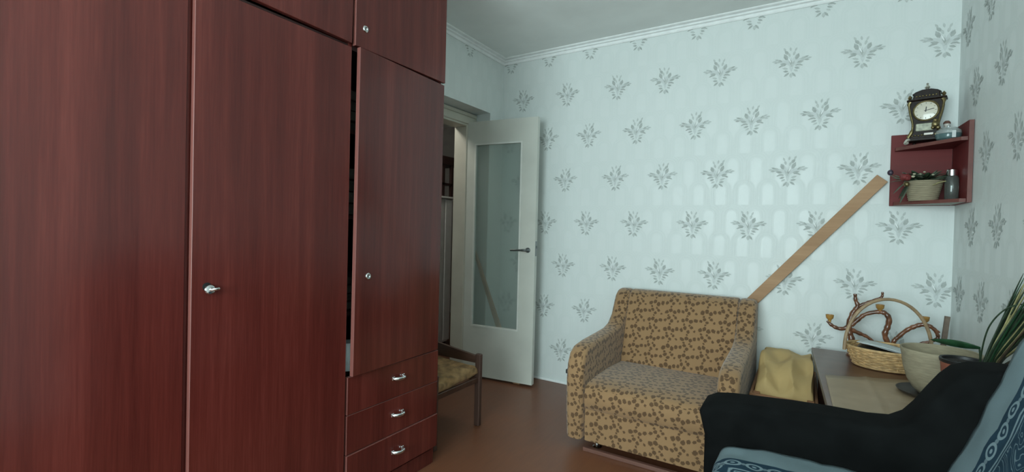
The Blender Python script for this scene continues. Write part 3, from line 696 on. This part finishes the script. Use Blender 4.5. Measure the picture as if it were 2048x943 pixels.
for sx in (-1, 1):
    cpart(MB().lathe([(0.0, 0.219), (0.009, 0.219), (0.005, 0.224), (0.009, 0.231), (0.005, 0.238), (0.0, 0.244)], (sx * 0.062, -0.026, 0), 12), 'finial', 'gilt')
    cpart(MB().tube(bez([(sx * 0.058, -0.036, 0.026), (sx * 0.067, -0.040, 0.018), (sx * 0.072, -0.044, 0.008), (sx * 0.064, -0.046, 0.005), (sx * 0.062, -0.045, 0.010)], 4), [0.008] * 5 + [0.007] * 7 + [0.005] * 5, 8), 'foot', 'silvery')
    cpart(MB().tube(bez([(sx * 0.064, -0.033, 0.034), (sx * 0.050, -0.035, 0.064), (sx * 0.048, -0.035, 0.10), (sx * 0.058, -0.035, 0.15), (sx * 0.064, -0.034, 0.195), (sx * 0.058, -0.034, 0.208)], 5), [0.0075] * 6 + [0.0045] * 14 + [0.0075] * 6, 8), 'scroll_mount', 'gilt')
    cpart(MB().ball((sx * 0.044, 0.018, 0.008), 0.008), 'foot', 'clock_body')
cpart(MB().tube([(0.046 * math.cos(a * math.pi / 16), -0.034, 0.158 + 0.046 * math.sin(a * math.pi / 16)) for a in range(32)], 0.0045, 8, closed=True), 'bezel', 'gilt')
dl = MB().lathe([(0.044, 0), (0.044, 0.003), (0.030, 0.0055), (0.0, 0.0065)], (0, 0, 0), 32).xform(Matrix.Translation((0, -0.033, 0.158)) @ Matrix.Rotation(math.pi / 2, 4, 'X'))
dl = cpart(dl, 'dial', 'dial')
tick = MB()
for k in range(12):
    a = k * math.pi / 6; r0, r1 = 0.033, 0.039
    tick.box(-0.0008, 0.0008, -0.0386, -0.0366, r0, r1)
    for v in list(tick.bm.verts)[-8:]:
        x, z = v.co.x, v.co.z; v.co.x = x * math.cos(a) + z * math.sin(a); v.co.z = -x * math.sin(a) + z * math.cos(a) + 0.158
cpart(tick, 'hour_marks', 'dial_ink', dl, smooth=0)
def hand(ang, ln, wd):
    mb = MB(); a = math.radians(ang)
    mb.box(-wd, wd, -0.0412, -0.0400, -0.006, ln)
    for v in mb.bm.verts:
        x, z = v.co.x, v.co.z; v.co.x = x * math.cos(a) + z * math.sin(a); v.co.z = -x * math.sin(a) + z * math.cos(a) + 0.158
    cpart(mb, 'hand', 'dial_ink', dl, smooth=0)
hand(78, 0.031, 0.0013); hand(5, 0.018, 0.0018)
cpart(MB().box(-0.036, 0.030, -0.037, -0.031, 0.062, 0.098, 0.003), 'plaque', 'plaque')['label'] = 'pale painted plaque'
cpart(MB().box(-0.004, 0.030, -0.041, -0.034, 0.040, 0.050, 0.001), 'name_plate', 'porcelain')['label'] = 'small white plate'
fg = MB(); fg.ball((0.036, -0.044, 0.105), 0.009); fg.ball((0.036, -0.044, 0.086), 0.014, sz=1.2); fg.ball((0.046, -0.042, 0.070), 0.010); fg.ball((0.028, -0.042, 0.072), 0.008)
cpart(fg, 'cherub_mount', 'gilt')
for k in range(-3, 4): cpart(MB().ball((k * 0.012, -0.037, 0.230), 0.0045), 'gilt_bead', 'gilt')
for k in range(-4, 5): cpart(MB().ball((k * 0.012, -0.036, 0.040 + 0.002 * (k % 2)), 0.0042), 'gilt_bead', 'gilt')

# glass dish, figurine beside the clock
gd = thing('glass_dish', 'lidded glass dish with a sea-green base beside the clock on the corner shelf', 'dish', (0.582, 3.080, SZ1))
MB().lathe([(0.0, 0.001), (0.036, 0.001), (0.045, 0.008), (0.050, 0.026), (0.049, 0.030), (0.046, 0.026), (0.038, 0.010), (0.0, 0.006)], (0.582, 3.080, SZ1), 28).build('bowl', 'dish_glass', gd)
MB().lathe([(0.0495, 0.031), (0.046, 0.048), (0.032, 0.060), (0.006, 0.065), (0.007, 0.073), (0.0, 0.076)], (0.582, 3.080, SZ1), 28).build('lid', 'glass', gd)
MB().box(0.585, 0.600, 3.0255, 3.0285, SZ1 + 0.006, SZ1 + 0.040, 0.001).build('paper_label', 'white_paper', gd)['label'] = 'small white paper tag'
fgn = thing('figurine', 'tiny white porcelain figurine with a brown cap behind the glass dish', 'figurine', (0.598, 3.200, SZ1))
MB().lathe([(0.0, 0), (0.020, 0), (0.021, 0.01), (0.015, 0.05), (0.017, 0.078), (0.009, 0.090), (0, 0.090)], (0.598, 3.200, SZ1), 20).build('body', 'porcelain', fgn)
MB().ball((0.598, 3.200, SZ1 + 0.100), 0.013).build('head', 'porcelain', fgn)
MB().lathe([(0.015, 0.104), (0.014, 0.112), (0.008, 0.119), (0, 0.120)], (0.598, 3.200, SZ1), 16).build('cap', 'figure_cap', fgn)

# ------------------------------------------------------------------ planter with dried flowers and jar on the lower shelf board
fp_ = thing('flower_basket', 'small woven planter of dried flowers on the lower board of the corner shelf', 'planter', (0.507, 3.150, SZ0))
pl = MB(); NR = 11
prof = []
for k in range(NR):
    f = k / (NR - 1); r = 0.062 + 0.022 * f
    prof += [(r + 0.0018, f * 0.096), (r - 0.0004, f * 0.096 + 0.0045)]
pl.lathe([(0.0, 0.0)] + prof + [(0.080, 0.099), (0.074, 0.092), (0.060, 0.02), (0.0, 0.02)], (0.507, 3.150, SZ0), 36, sx=0.92, sy=0.86)
pl.build('woven_pot', 'straw', fp_)
def leaf_mesh(mb, base, direction, length, width, droop=0.0, mi=0, side=None, seg=5):
    dv = Vector(direction).normalized(); sd = side or dv.cross(Vector((0, 0, 1)))
    if sd.length < 1e-3: sd = Vector((1, 0, 0))
    sd = Vector(sd).normalized(); up = sd.cross(dv); L_ = []; R_ = []; C_ = []
    for i in range(seg + 1):
        f = i / seg; p = Vector(base) + dv * length * f + Vector((0, 0, -droop * f * f)); wv = width * math.sin(math.pi * min(f * 0.93 + 0.07, 1.0)) ** 0.8 * 0.5
        if i == seg: wv = 0.0004
        C_.append(mb.bm.verts.new(p - up * wv * 0.25)); L_.append(mb.bm.verts.new(p + sd * wv)); R_.append(mb.bm.verts.new(p - sd * wv))
    for i in range(seg):
        for a, b in ((L_, C_), (C_, R_)):
            mb.bm.faces.new((a[i], a[i + 1], b[i + 1], b[i])).material_index = mi
    return mb
def solid(o, th=0.0008):
    md = o.modifiers.new('thickness', 'SOLIDIFY'); md.thickness = th; md.offset = 0; return o
rr = random.Random(3)
for k in range(80):
    a = rr.uniform(0, 2 * math.pi); rad = rr.uniform(0.01, 0.06)
    base = (0.507 + rad * math.cos(a), 3.150 + rad * 0.85 * math.sin(a), SZ0 + 0.100 + rr.uniform(0, 0.022))
    dirv = (math.cos(a) * 0.8, math.sin(a) * 0.5, rr.uniform(0.1, 0.75))
    ln = rr.uniform(0.040, 0.068)
    solid(leaf_mesh(MB(), base, dirv, ln, rr.uniform(0.018, 0.030), rr.uniform(0.0, 0.02)).build('leaf', rr.choice(['leaf_grey', 'leaf_grey', 'leaf_dark', 'leaf_dark']), fp_, recalc=False))
for (x, y, z, dx, dz, ln) in ((0.435, 3.10, 1.470, -0.8, 0.35, 0.07), (0.430, 3.10, 1.465, -0.6, -0.6, 0.075), (0.44, 3.09, 1.46, -0.5, -0.9, 0.085), (0.425, 3.11, 1.475, -0.75, 0.65, 0.06), (0.44, 3.10, 1.455, -0.35, -0.95, 0.10), (0.43, 3.10, 1.475, -0.9, 0.0, 0.07)):
    solid(leaf_mesh(MB(), (x, y, z), (dx, -0.2, dz), ln, 0.022, 0.01).build('leaf', rr.choice(['leaf_grey', 'leaf_dark']), fp_, recalc=False))
rs = MB()
for k in range(7):
    a = k * 0.9; rs.ball((0.426 + 0.010 * math.cos(a), 3.085 + 0.008 * math.sin(a), 1.488 + 0.004 * math.sin(2 * a)), 0.015, n=8)
rs.build('rose', 'rose', fp_)['label'] = 'dried red rose'
MB().ball((0.430, 3.080, 1.452), 0.013).build('bauble', 'gilt', fp_)['label'] = 'small gilt ball'
MB().ball((0.366, 3.095, 1.515), 0.013, sz=1.15).build('plum', 'plum', fp_)['label'] = 'dark plum-coloured berry'
MB().tube(bez([(0.366, 3.095, 1.503), (0.39, 3.10, 1.488), (0.43, 3.12, 1.472)], 4), 0.002, 6).build('stem', 'leaf_grey', fp_)
for (x, y, z, q) in ((0.460, 3.085, 1.503, 0.007), (0.485, 3.10, 1.502, 0.007), (0.455, 3.08, 1.490, 0.008), (0.535, 3.10, 1.498, 0.006), (0.50, 3.09, 1.512, 0.006)):
    MB().ball((x, y, z), q, sz=0.7).build('bud', 'cream_bud', fp_)
MB().tube([(0.530, 3.075, 1.443), (0.552, 3.068, 1.456), (0.578, 3.07, 1.462)], 0.0025, 6).build('twig', 'leaf_straw', fp_)
gj = thing('glass_jar', 'grey glass jar with a metal lid on the lower right of the corner shelf', 'jar', (0.606, 3.105, SZ0))
MB().lathe([(0.0, 0), (0.024, 0), (0.0265, 0.004), (0.0265, 0.105), (0.021, 0.118), (0, 0.118)], (0.606, 3.105, SZ0), 28).build('body', 'jar_body', gj)
MB().lathe([(0.0, 0.119), (0.0225, 0.119), (0.0225, 0.148), (0.020, 0.151), (0, 0.151)], (0.606, 3.105, SZ0), 28).build('lid', 'chrome', gj)

# ------------------------------------------------------------------ table in the right corner
TZ = 0.55
tb = thing('table', 'low brown polished wooden table in the right corner under the shelf', 'table', (0.36, 2.60, 0))
tp = MB().prism([(0.050, 3.150), (0.090, 2.035), (0.638, 2.035), (0.638, 3.150)], 'z', TZ - 0.024, TZ, 0.002, 1).build('table_top', ['table_top', 'table_edge'], tb, smooth=0)
for p in tp.data.polygons:
    if abs(p.normal.z) < 0.6: p.material_index = 1
for (x, y) in ((0.085, 3.09), (0.115, 2.07), (0.575, 3.09), (0.575, 2.07)): MB().box(x, x + 0.04, y, y + 0.04, 0, TZ - 0.024, 0.002).build('leg', 'table_top', tb, smooth=0)
MB().box(0.095, 0.605, 3.10, 3.118, 0.45, TZ - 0.024).build('apron', 'table_top', tb, smooth=0); MB().box(0.125, 0.605, 2.08, 2.098, 0.45, TZ - 0.024).build('apron', 'table_top', tb, smooth=0)
MB().box(0.100, 0.118, 2.115, 3.085, 0.45, TZ - 0.024).build('apron', 'table_top', tb, smooth=0); MB().box(0.590, 0.606, 2.115, 3.085, 0.45, TZ - 0.024).build('apron', 'table_top', tb, smooth=0)
def mat_fn(a, b):
    A, B, C_, D = Vector((0.096, 2.555)), Vector((0.106, 2.045)), Vector((0.52, 2.045)), Vector((0.52, 2.74))
    p = A.lerp(B, b).lerp(D.lerp(C_, b), a); q = abs(a - 0.36)
    return (p.x, p.y, TZ + 0.0012 + 0.0045 * max(0, 1 - q / 0.05))
mt = MB().grid(mat_fn, 50, 8)
mt = mt.build('table_mat', 'mat', smooth=60, recalc=False); solid(mt, 0.0016)
tag(mt, 'beige creased oilcloth sheet lying on the near half of the brown table', 'mat')

# wicker basket with hoop handle
BX, BY = 0.352, 2.885; BH = 0.088
wk = thing('wicker_basket', 'round wicker basket with a tall cane hoop handle on the table', 'basket', (BX, BY, TZ))
def brad(f): return 0.128 + 0.036 * f
for k in range(28):
    a = 2 * math.pi * k / 28
    MB().tube([(BX + brad(f) * math.cos(a), BY + brad(f) * 0.80 * math.sin(a), TZ + 0.004 + f * BH) for f in (0, 0.33, 0.66, 1.0)], 0.0032, 5).build('stake', 'wicker', wk)
for k in range(11):
    f = (k + 0.5) / 11; ph = math.pi * (k % 2); mb = MB(); N = 112
    pts = []
    for j in range(N):
        a = 2 * math.pi * j / N; r = brad(f) + 0.0042 * math.cos(14 * a + ph)
        pts.append((BX + r * math.cos(a), BY + r * 0.80 * math.sin(a), TZ + 0.006 + f * BH + 0.0012 * math.sin(5 * a + k)))
    mb.tube(pts, 0.0046, 6, closed=True).build('woven_strand', 'wicker', wk)
for (f, rr_) in ((0.02, 0.006), (1.0, 0.0065)):
    MB().tube([(BX + brad(f) * math.cos(2 * math.pi * j / 64), BY + brad(f) * 0.80 * math.sin(2 * math.pi * j / 64), TZ + 0.007 + f * BH) for j in range(64)], rr_, 8, closed=True).build('rim', 'wicker', wk)
MB().lathe([(0.0, 0.002), (0.126, 0.002), (0.126, 0.008), (0, 0.008)], (BX, BY, TZ), 40, sy=0.80).build('bottom', 'wicker', wk)
hp = [(BX + 0.172 * math.cos(math.pi * k / 24), BY - 0.01 + 0.05 * math.cos(math.pi * k / 24), TZ + 0.075 + 0.258 * math.sin(math.pi * k / 24) ** 0.92) for k in range(25)]
MB().tube(hp, 0.0075, 10).build('hoop_handle', 'wicker_dark', wk)
bo = thing('book', 'dark-covered book lying in the wicker basket under the papers', 'book', (BX, BY - 0.02, TZ + 0.06))
RB = Matrix.Translation((BX + 0.004, BY - 0.018, TZ + 0.066)) @ Matrix.Rotation(math.radians(-9), 4, 'Z') @ Matrix.Rotation(math.radians(7), 4, 'Y') @ Matrix.Rotation(math.radians(-3), 4, 'X')
MB().box(-0.118, 0.105, -0.077, 0.077, -0.012, 0.012).box(-0.12, 0.107, -0.080, 0.080, 0.012, 0.0145).box(-0.12, 0.107, -0.080, 0.080, -0.0145, -0.012).xform(RB).build('cover', 'book_cover', bo, smooth=0)
MB().box(-0.116, 0.1065, -0.0785, 0.0755, -0.0105, 0.0105).xform(RB).build('pages', 'book_cover', bo, smooth=0)
RP = Matrix.Translation((BX + 0.022, BY + 0.005, TZ + 0.100)) @ Matrix.Rotation(math.radians(-14), 4, 'Z') @ Matrix.Rotation(math.radians(5), 4, 'Y') @ Matrix.Rotation(math.radians(-4), 4, 'X')
pa = MB()
pa.grid(lambda a, b: (-0.13 + 0.26 * a, -0.085 + 0.17 * b, 0.003 * math.sin(a * 5) - 0.012 * a * a), 12, 6).grid(lambda a, b: (-0.11 + 0.25 * a, -0.075 + 0.16 * b, -0.006 + 0.004 * math.sin(a * 6 + 1) - 0.008 * b), 12, 6)
pa = pa.xform(RP).build('papers', 'white_paper', smooth=60, recalc=False); solid(pa, 0.0015)
tag(pa, 'sheaf of pale papers lying on the dark book in the wicker basket', 'papers')

# branch candle-holder
bc = thing('branch_candle_holder', 'varnished twisted branch candle holder with amber cups behind the wicker basket', 'candle holder', (0.30, 3.08, TZ))
BYD = 3.075
def strand(pts, rad, yoff=0.0, k=5):
    P = bez([(x, BYD + yoff + 0.012 * math.sin(9 * x + 7 * z), z) for x, z in pts], k)
    R = lerp_list(rad, len(P)); R = [q * (1 + 0.10 * math.sin(i * 1.7) + 0.05 * math.sin(i * 4.1)) for i, q in enumerate(R)]
    return P, R
SA = [(0.116, 0.722), (0.135, 0.701), (0.166, 0.686), (0.197, 0.690), (0.223, 0.715)]
STK = [(0.232, 0.556), (0.225, 0.642), (0.214, 0.679), (0.215, 0.722), (0.23, 0.778), (0.249, 0.812), (0.239, 0.843), (0.236, 0.877)]
ST2 = [(0.249, 0.809), (0.272, 0.825), (0.309, 0.847), (0.342, 0.866), (0.349, 0.88), (0.349, 0.898)]
SB = [(0.223, 0.707), (0.253, 0.743), (0.282, 0.773), (0.328, 0.791), (0.361, 0.790), (0.380, 0.763), (0.376, 0.721), (0.366, 0.678), (0.381, 0.630), (0.40, 0.556)]
SCC = [(0.225, 0.685), (0.263, 0.669), (0.298, 0.653), (0.34, 0.61), (0.39, 0.56)]
SD = [(0.390, 0.600), (0.405, 0.653), (0.417, 0.67), (0.448, 0.71), (0.478, 0.735), (0.509, 0.751), (0.536, 0.747), (0.559, 0.730), (0.576, 0.720)]
SE = [(0.556, 0.733), (0.569, 0.702), (0.564, 0.686), (0.538, 0.667), (0.508, 0.655), (0.45, 0.60), (0.41, 0.565)]
bb = MB()
for pts, rad in ((SA, [0.006, 0.009, 0.010, 0.011, 0.012]), (STK, [0.015, 0.015, 0.014, 0.014, 0.012, 0.012, 0.009, 0.008]), (ST2, [0.010, 0.009, 0.008, 0.007, 0.006, 0.0055]), (SB, [0.011, 0.011, 0.010, 0.011, 0.012, 0.013, 0.013, 0.013, 0.012, 0.012]),
                 (SCC, [0.013, 0.010, 0.008, 0.008, 0.007]), (SD, [0.009, 0.010, 0.010, 0.010, 0.011, 0.011, 0.010, 0.008, 0.003]), (SE, [0.008, 0.008, 0.008, 0.007, 0.006, 0.006, 0.006])):
    P, R = strand(pts, rad); bb.tube(P, R, 9)
bb.lathe([(0.0, 0), (0.030, 0), (0.028, 0.012), (0.012, 0.018), (0, 0.018)], (0.232, BYD, TZ), 14); bb.lathe([(0.0, 0), (0.028, 0), (0.026, 0.012), (0.012, 0.018), (0, 0.018)], (0.402, BYD, TZ), 14)
bb.build('branch', 'branch', bc, smooth=60)
for (x, z, mt_) in ((0.127, 0.727, 'amber'), (0.342, 0.803, 'amber'), (0.518, 0.763, 'amber')):
    yy = BYD + 0.012 * math.sin(9 * x + 7 * z)
    MB().lathe([(0.0, -0.012), (0.007, -0.012), (0.008, 0.000), (0.017, 0.010), (0.0195, 0.028), (0.0175, 0.028), (0.014, 0.012), (0, 0.010)], (x, yy, z), 16).build('candle_cup', mt_, bc)
stk = MB().prism([(0.578, TZ), (0.598, TZ), (0.6185, 0.797), (0.5985, 0.799)], 'y', 3.095, 3.113, 0.002, 1)
tag(stk.build('stick', 'stick', smooth=0), 'grey-brown stick standing on the table by the right corner', 'stick')

# bowl on its saucer
sc = MB().lathe([(0.0, 0.0), (0.075, 0.0), (0.108, 0.008), (0.114, 0.016), (0.111, 0.017), (0.100, 0.011), (0.07, 0.006), (0, 0.006)], (0.448, 2.475, TZ + 0.004), 40)
tag(sc.build('saucer', 'saucer'), 'dark round saucer under the beige planter on the table', 'saucer')
bw = thing('planter_bowl', 'wide beige straw-textured planter bowl on the dark saucer', 'planter', (0.466, 2.465, TZ + 0.007))
outer = [(0.060, 0.0), (0.082, 0.022), (0.100, 0.055), (0.112, 0.100), (0.119, 0.150), (0.124, 0.176)]
MB().lathe([(0.0, 0.0)] + outer + [(0.1225, 0.180), (0.118, 0.178), (0.112, 0.150), (0.100, 0.09), (0.08, 0.06), (0, 0.055)], (0.466, 2.465, TZ + 0.0105), 44).build('bowl', 'straw', bw, smooth=50)

# terracotta pot with plants
TPX, TPY = 0.492, 2.262
tpt = thing('potted_plant', 'terracotta pot with one broad green leaf and many thin strap leaves on the table', 'potted plant', (TPX, TPY, TZ))
MB().lathe([(0.0, 0.0), (0.046, 0.0), (0.061, 0.150), (0.064, 0.186), (0.0, 0.186)], (TPX, TPY, TZ + 0.004), 36).build('pot', 'terracotta', tpt)
MB().lathe([(0.0640, 0.187), (0.0665, 0.189), (0.0675, 0.199), (0.0655, 0.202), (0.060, 0.200), (0.058, 0.190)], (TPX, TPY, TZ + 0.001), 36).build('rim', 'black_plastic', tpt)
MB().lathe([(0.0585, 0.1915), (0.04, 0.195), (0.0, 0.197)], (TPX, TPY, TZ), 24).build('soil', 'soil', tpt)
# broad leaf on a short stalk, thin arching stem
MB().tube(bez([(0.524, 2.245, 0.735), (0.528, 2.242, 0.765), (0.525, 2.240, 0.800)], 4), 0.0028, 6).build('stalk', 'leaf_dark', tpt)
solid(leaf_mesh(MB(), (0.527, 2.240, 0.803), (-0.95, 0.62, 0.02), 0.142, 0.030, 0.004, side=Vector((-0.10, -0.45, 0.88)), seg=8).build('leaf', 'leaf_green', tpt, recalc=False))
MB().tube(bez([(0.526, 2.238, 0.735), (0.530, 2.225, 0.82), (0.543, 2.215, 0.890), (0.575, 2.21, 0.945), (0.612, 2.205, 0.968), (0.638, 2.20, 0.960)], 6), 0.0026, 6).build('stem', 'leaf_dark', tpt)
def strap(pts, wd, mat_):
    P = bez(pts, 5); mb = MB(); n = len(P); prev = None
    for i, p in enumerate(P):
        tdir = (P[min(i + 1, n - 1)] - P[max(i - 1, 0)]).normalized(); sd = tdir.cross(Vector((0.55, -0.8, 0.2))).normalized()
        f = i / (n - 1); ww = wd * (0.55 + 0.45 * math.sin(math.pi * min(1, f + 0.25))) * (1 - f ** 4) + 0.0004
        cur = (mb.bm.verts.new(p + sd * ww), mb.bm.verts.new(p + Vector((0.2, 0.3, 0)) * ww * 0.3), mb.bm.verts.new(p - sd * ww))
        if prev:
            mb.bm.faces.new((prev[0], cur[0], cur[1], prev[1])); mb.bm.faces.new((prev[1], cur[1], cur[2], prev[2]))
        prev = cur
    solid(mb.build('strap_leaf', mat_, tpt, recalc=False))
r4 = random.Random(11)
for k in range(58):
    f = (k % 29) / 28; lay_ = k // 29
    b0 = Vector((0.536 + 0.010 * f + 0.004 * r4.uniform(-1, 1), 2.240 - 0.055 * f + 0.02 * lay_, 0.728))
    tip = Vector((0.640 - 0.030 * r4.random() * (1 - f), 2.235 - 0.26 * f + 0.03 * lay_, 1.01 + 0.07 * r4.uniform(-1, 1) - 0.03 * f))
    mid = b0.lerp(tip, 0.5) + Vector((-0.004 * r4.random(), 0.0, 0.014 * r4.uniform(-0.3, 1.2)))
    strap([b0, b0.lerp(mid, 0.5) + Vector((-0.001, 0, 0.005)), mid, mid.lerp(tip, 0.6) + Vector((0, 0, 0.004)), tip], r4.uniform(0.004, 0.0075), r4.choice(['leaf_dark', 'leaf_dark', 'leaf_dark', 'leaf_green', 'leaf_straw', 'leaf_brown', 'leaf_brown']))

# ------------------------------------------------------------------ crate with yellow cloth between the chair-bed and the table
cx0, cx1, cy0, cy1, ch = -0.212, 0.076, 2.600, 3.235, 0.40
cr_ = thing('wooden_crate', 'low wooden crate of bare boards between the chair-bed and the table', 'crate', (-0.08, 2.89, 0))
for z0 in (0.03, 0.165, 0.295):
    MB().box(cx0, cx1, cy0, cy0 + 0.016, z0, z0 + 0.100, 0.002).build('board', 'crate', cr_, smooth=0)
    MB().box(cx0, cx1, cy1 - 0.016, cy1, z0, z0 + 0.100, 0.002).build('board', 'crate', cr_, smooth=0)
    MB().box(cx0, cx0 + 0.014, cy0 + 0.017, cy1 - 0.017, z0, z0 + 0.100, 0.002).build('board', 'crate', cr_, smooth=0)
    MB().box(cx1 - 0.014, cx1, cy0 + 0.017, cy1 - 0.017, z0, z0 + 0.100, 0.002).build('board', 'crate', cr_, smooth=0)
for (x, y) in ((cx0 + 0.015, cy0 + 0.017), (cx1 - 0.045, cy0 + 0.017), (cx0 + 0.015, cy1 - 0.047), (cx1 - 0.045, cy1 - 0.047)): MB().box(x, x + 0.03, y, y + 0.03, 0, 0.40, 0.002).build('post', 'crate', cr_, smooth=0)
MB().box(cx0 + 0.015, cx1 - 0.015, cy0 + 0.017, cy1 - 0.017, 0.03, 0.045).build('bottom', 'crate', cr_, smooth=0)
def heap(a, b):
    x = cx0 + 0.016 + a * (cx1 - cx0 - 0.030); y = 2.628 + b * 0.580
    prof = 0.412 + 0.092 * (1 - (1 - min(1.0, b / 0.62)) ** 2.2)
    r = lambda v: 1 - abs(((v + 100.0) % 1.0) * 2 - 1)            # sharp ridge
    fold = 0.046 * (r(a * 2.1 + 0.25 * b + 0.12) ** 1.5 - 0.35) * (1 - 0.75 * b) + 0.018 * (r(a * 1.3 - 1.5 * b + 0.4) - 0.4) + 0.006 * math.sin(13 * b + 7 * a)
    e = min(1.0, min(a, 1 - a) / 0.05); eb = min(1.0, min(b, 1 - b) / 0.045)
    z = prof + fold; z = 0.34 + (z - 0.34) * math.sqrt(max(0.0, e * (2 - e))) * (0.25 + 0.75 * math.sqrt(max(0, eb * (2 - eb))))
    return (x + 0.006 * math.sin(b * 9 + a * 4) * e, y + 0.012 * math.sin(a * 11) * eb, z)
yc = MB().grid(heap, 46, 60).build('yellow_cloth', 'yellow_cloth', smooth=70, recalc=False); solid(yc, 0.003)
tag(yc, 'crumpled yellow cloth heaped in the wooden crate beside the table', 'cloth')

# ------------------------------------------------------------------ black armchair in the foreground
ar = thing('black_armchair', 'black velvet armchair facing left in the right foreground', 'armchair', (0.15, 1.37, 0))
prof = [(-0.262, 0.10), (-0.262, 0.52), (-0.272, 0.560), (-0.280, 0.592), (-0.270, 0.615), (-0.240, 0.632), (-0.190, 0.640), (-0.12, 0.645), (-0.02, 0.652), (0.08, 0.656), (0.17, 0.656), (0.222, 0.662), (0.252, 0.682), (0.276, 0.715),
        (0.302, 0.760), (0.328, 0.802), (0.352, 0.830), (0.385, 0.845), (0.438, 0.851), (0.50, 0.851), (0.56, 0.842), (0.590, 0.80), (0.600, 0.60), (0.590, 0.10)]
MB().prism(prof, 'y', 1.625, 1.770, 0.030, 4).build('arm', 'velvet', ar, smooth=60)
MB().prism(prof, 'y', 0.960, 1.095, 0.030, 4).build('arm', 'velvet', ar, smooth=60)
MB().prism([(0.270, 0.30), (0.455, 0.905), (0.475, 0.935), (0.52, 0.948), (0.565, 0.930), (0.600, 0.60), (0.590, 0.12), (0.34, 0.12)], 'y', 1.096, 1.624, 0.012, 3).build('backrest', 'velvet', ar, smooth=60)
MB().box(-0.255, 0.345, 1.096, 1.624, 0.14, 0.35, 0.01, 2).build('seat_base', 'velvet', ar)
MB().box(-0.195, 0.270, 1.100, 1.622, 0.352, 0.505, 0.035, 4).build('seat_cushion', 'beige_pad', ar, smooth=60)['label'] = 'beige seat cushion under the throw'
for (x, y) in ((-0.24, 1.69), (0.53, 1.69), (-0.24, 1.02), (0.53, 1.02)): MB().lathe([(0.0, 0), (0.014, 0), (0.022, 0.10), (0, 0.10)], (x, y, 0.001), 14).build('leg', 'dark_wood', ar)
# the throw: front drape, seat, back
def cover_path():
    pts = [(-0.206, 0.300), (-0.208, 0.400), (-0.206, 0.468), (-0.196, 0.496), (-0.172, 0.511), (-0.13, 0.515), (-0.05, 0.517), (0.06, 0.517), (0.16, 0.515), (0.250, 0.514), (0.306, 0.528), (0.328, 0.560), (0.360, 0.640), (0.396, 0.740), (0.432, 0.850), (0.448, 0.905), (0.470, 0.942), (0.522, 0.957), (0.572, 0.938), (0.590, 0.85), (0.600, 0.76)]
    P = bez([(x, 0, z) for x, z in pts], 4); S = [0.0]
    for a, b in zip(P, P[1:]): S.append(S[-1] + (b - a).length)
    return P, S
CPt, CS = cover_path()
Y1, Y0 = 1.619, 1.102
def cov(i, b):
    p = CPt[i]; y = Y1 + (Y0 - Y1) * b
    wr = 0.0035 * math.sin(CS[i] * 21 + b * 9) + 0.002 * math.sin(CS[i] * 47 - b * 15)
    x, z = p.x, p.z
    n = (CPt[min(i + 1, len(CPt) - 1)] - CPt[max(i - 1, 0)]).normalized(); nx, nz = -n.z, n.x
    y -= 0.030 * math.exp(-((CS[i] - 0.235) / 0.045) ** 2) * (1 - b) ** 6
    return (x + nx * (abs(wr) + 0.003), y, z + nz * (abs(wr) + 0.003))
cvm = MB(); NV = 30; NU = len(CPt) - 1
V = [[cvm.bm.verts.new(cov(i, j / NV)) for j in range(NV + 1)] for i in range(NU + 1)]
lay = cvm.bm.loops.layers.uv.verify()
def cuv(i, j):
    dy = (Y1 - Y0) * j / NV; ds = CS[i] - 0.135          # hem at the front of the seat
    dmin = min(dy, max(ds, 0.0) + 0.07)
    return (dmin, CS[i] if dy <= ds + 0.07 else 3 + dy)
for i in range(NU):
    for j in range(NV):
        f = cvm.bm.faces.new((V[i][j], V[i + 1][j], V[i + 1][j + 1], V[i][j + 1]))
        for lp, (a, b) in zip(f.loops, ((i, j), (i + 1, j), (i + 1, j + 1), (i, j + 1))): lp[lay].uv = cuv(a, b)
cvo = cvm.build('throw', 'cover', smooth=70, recalc=False); solid(cvo, 0.004)
tag(cvo, 'blue-grey throw with a dark chain-pattern border over the black armchair', 'throw')
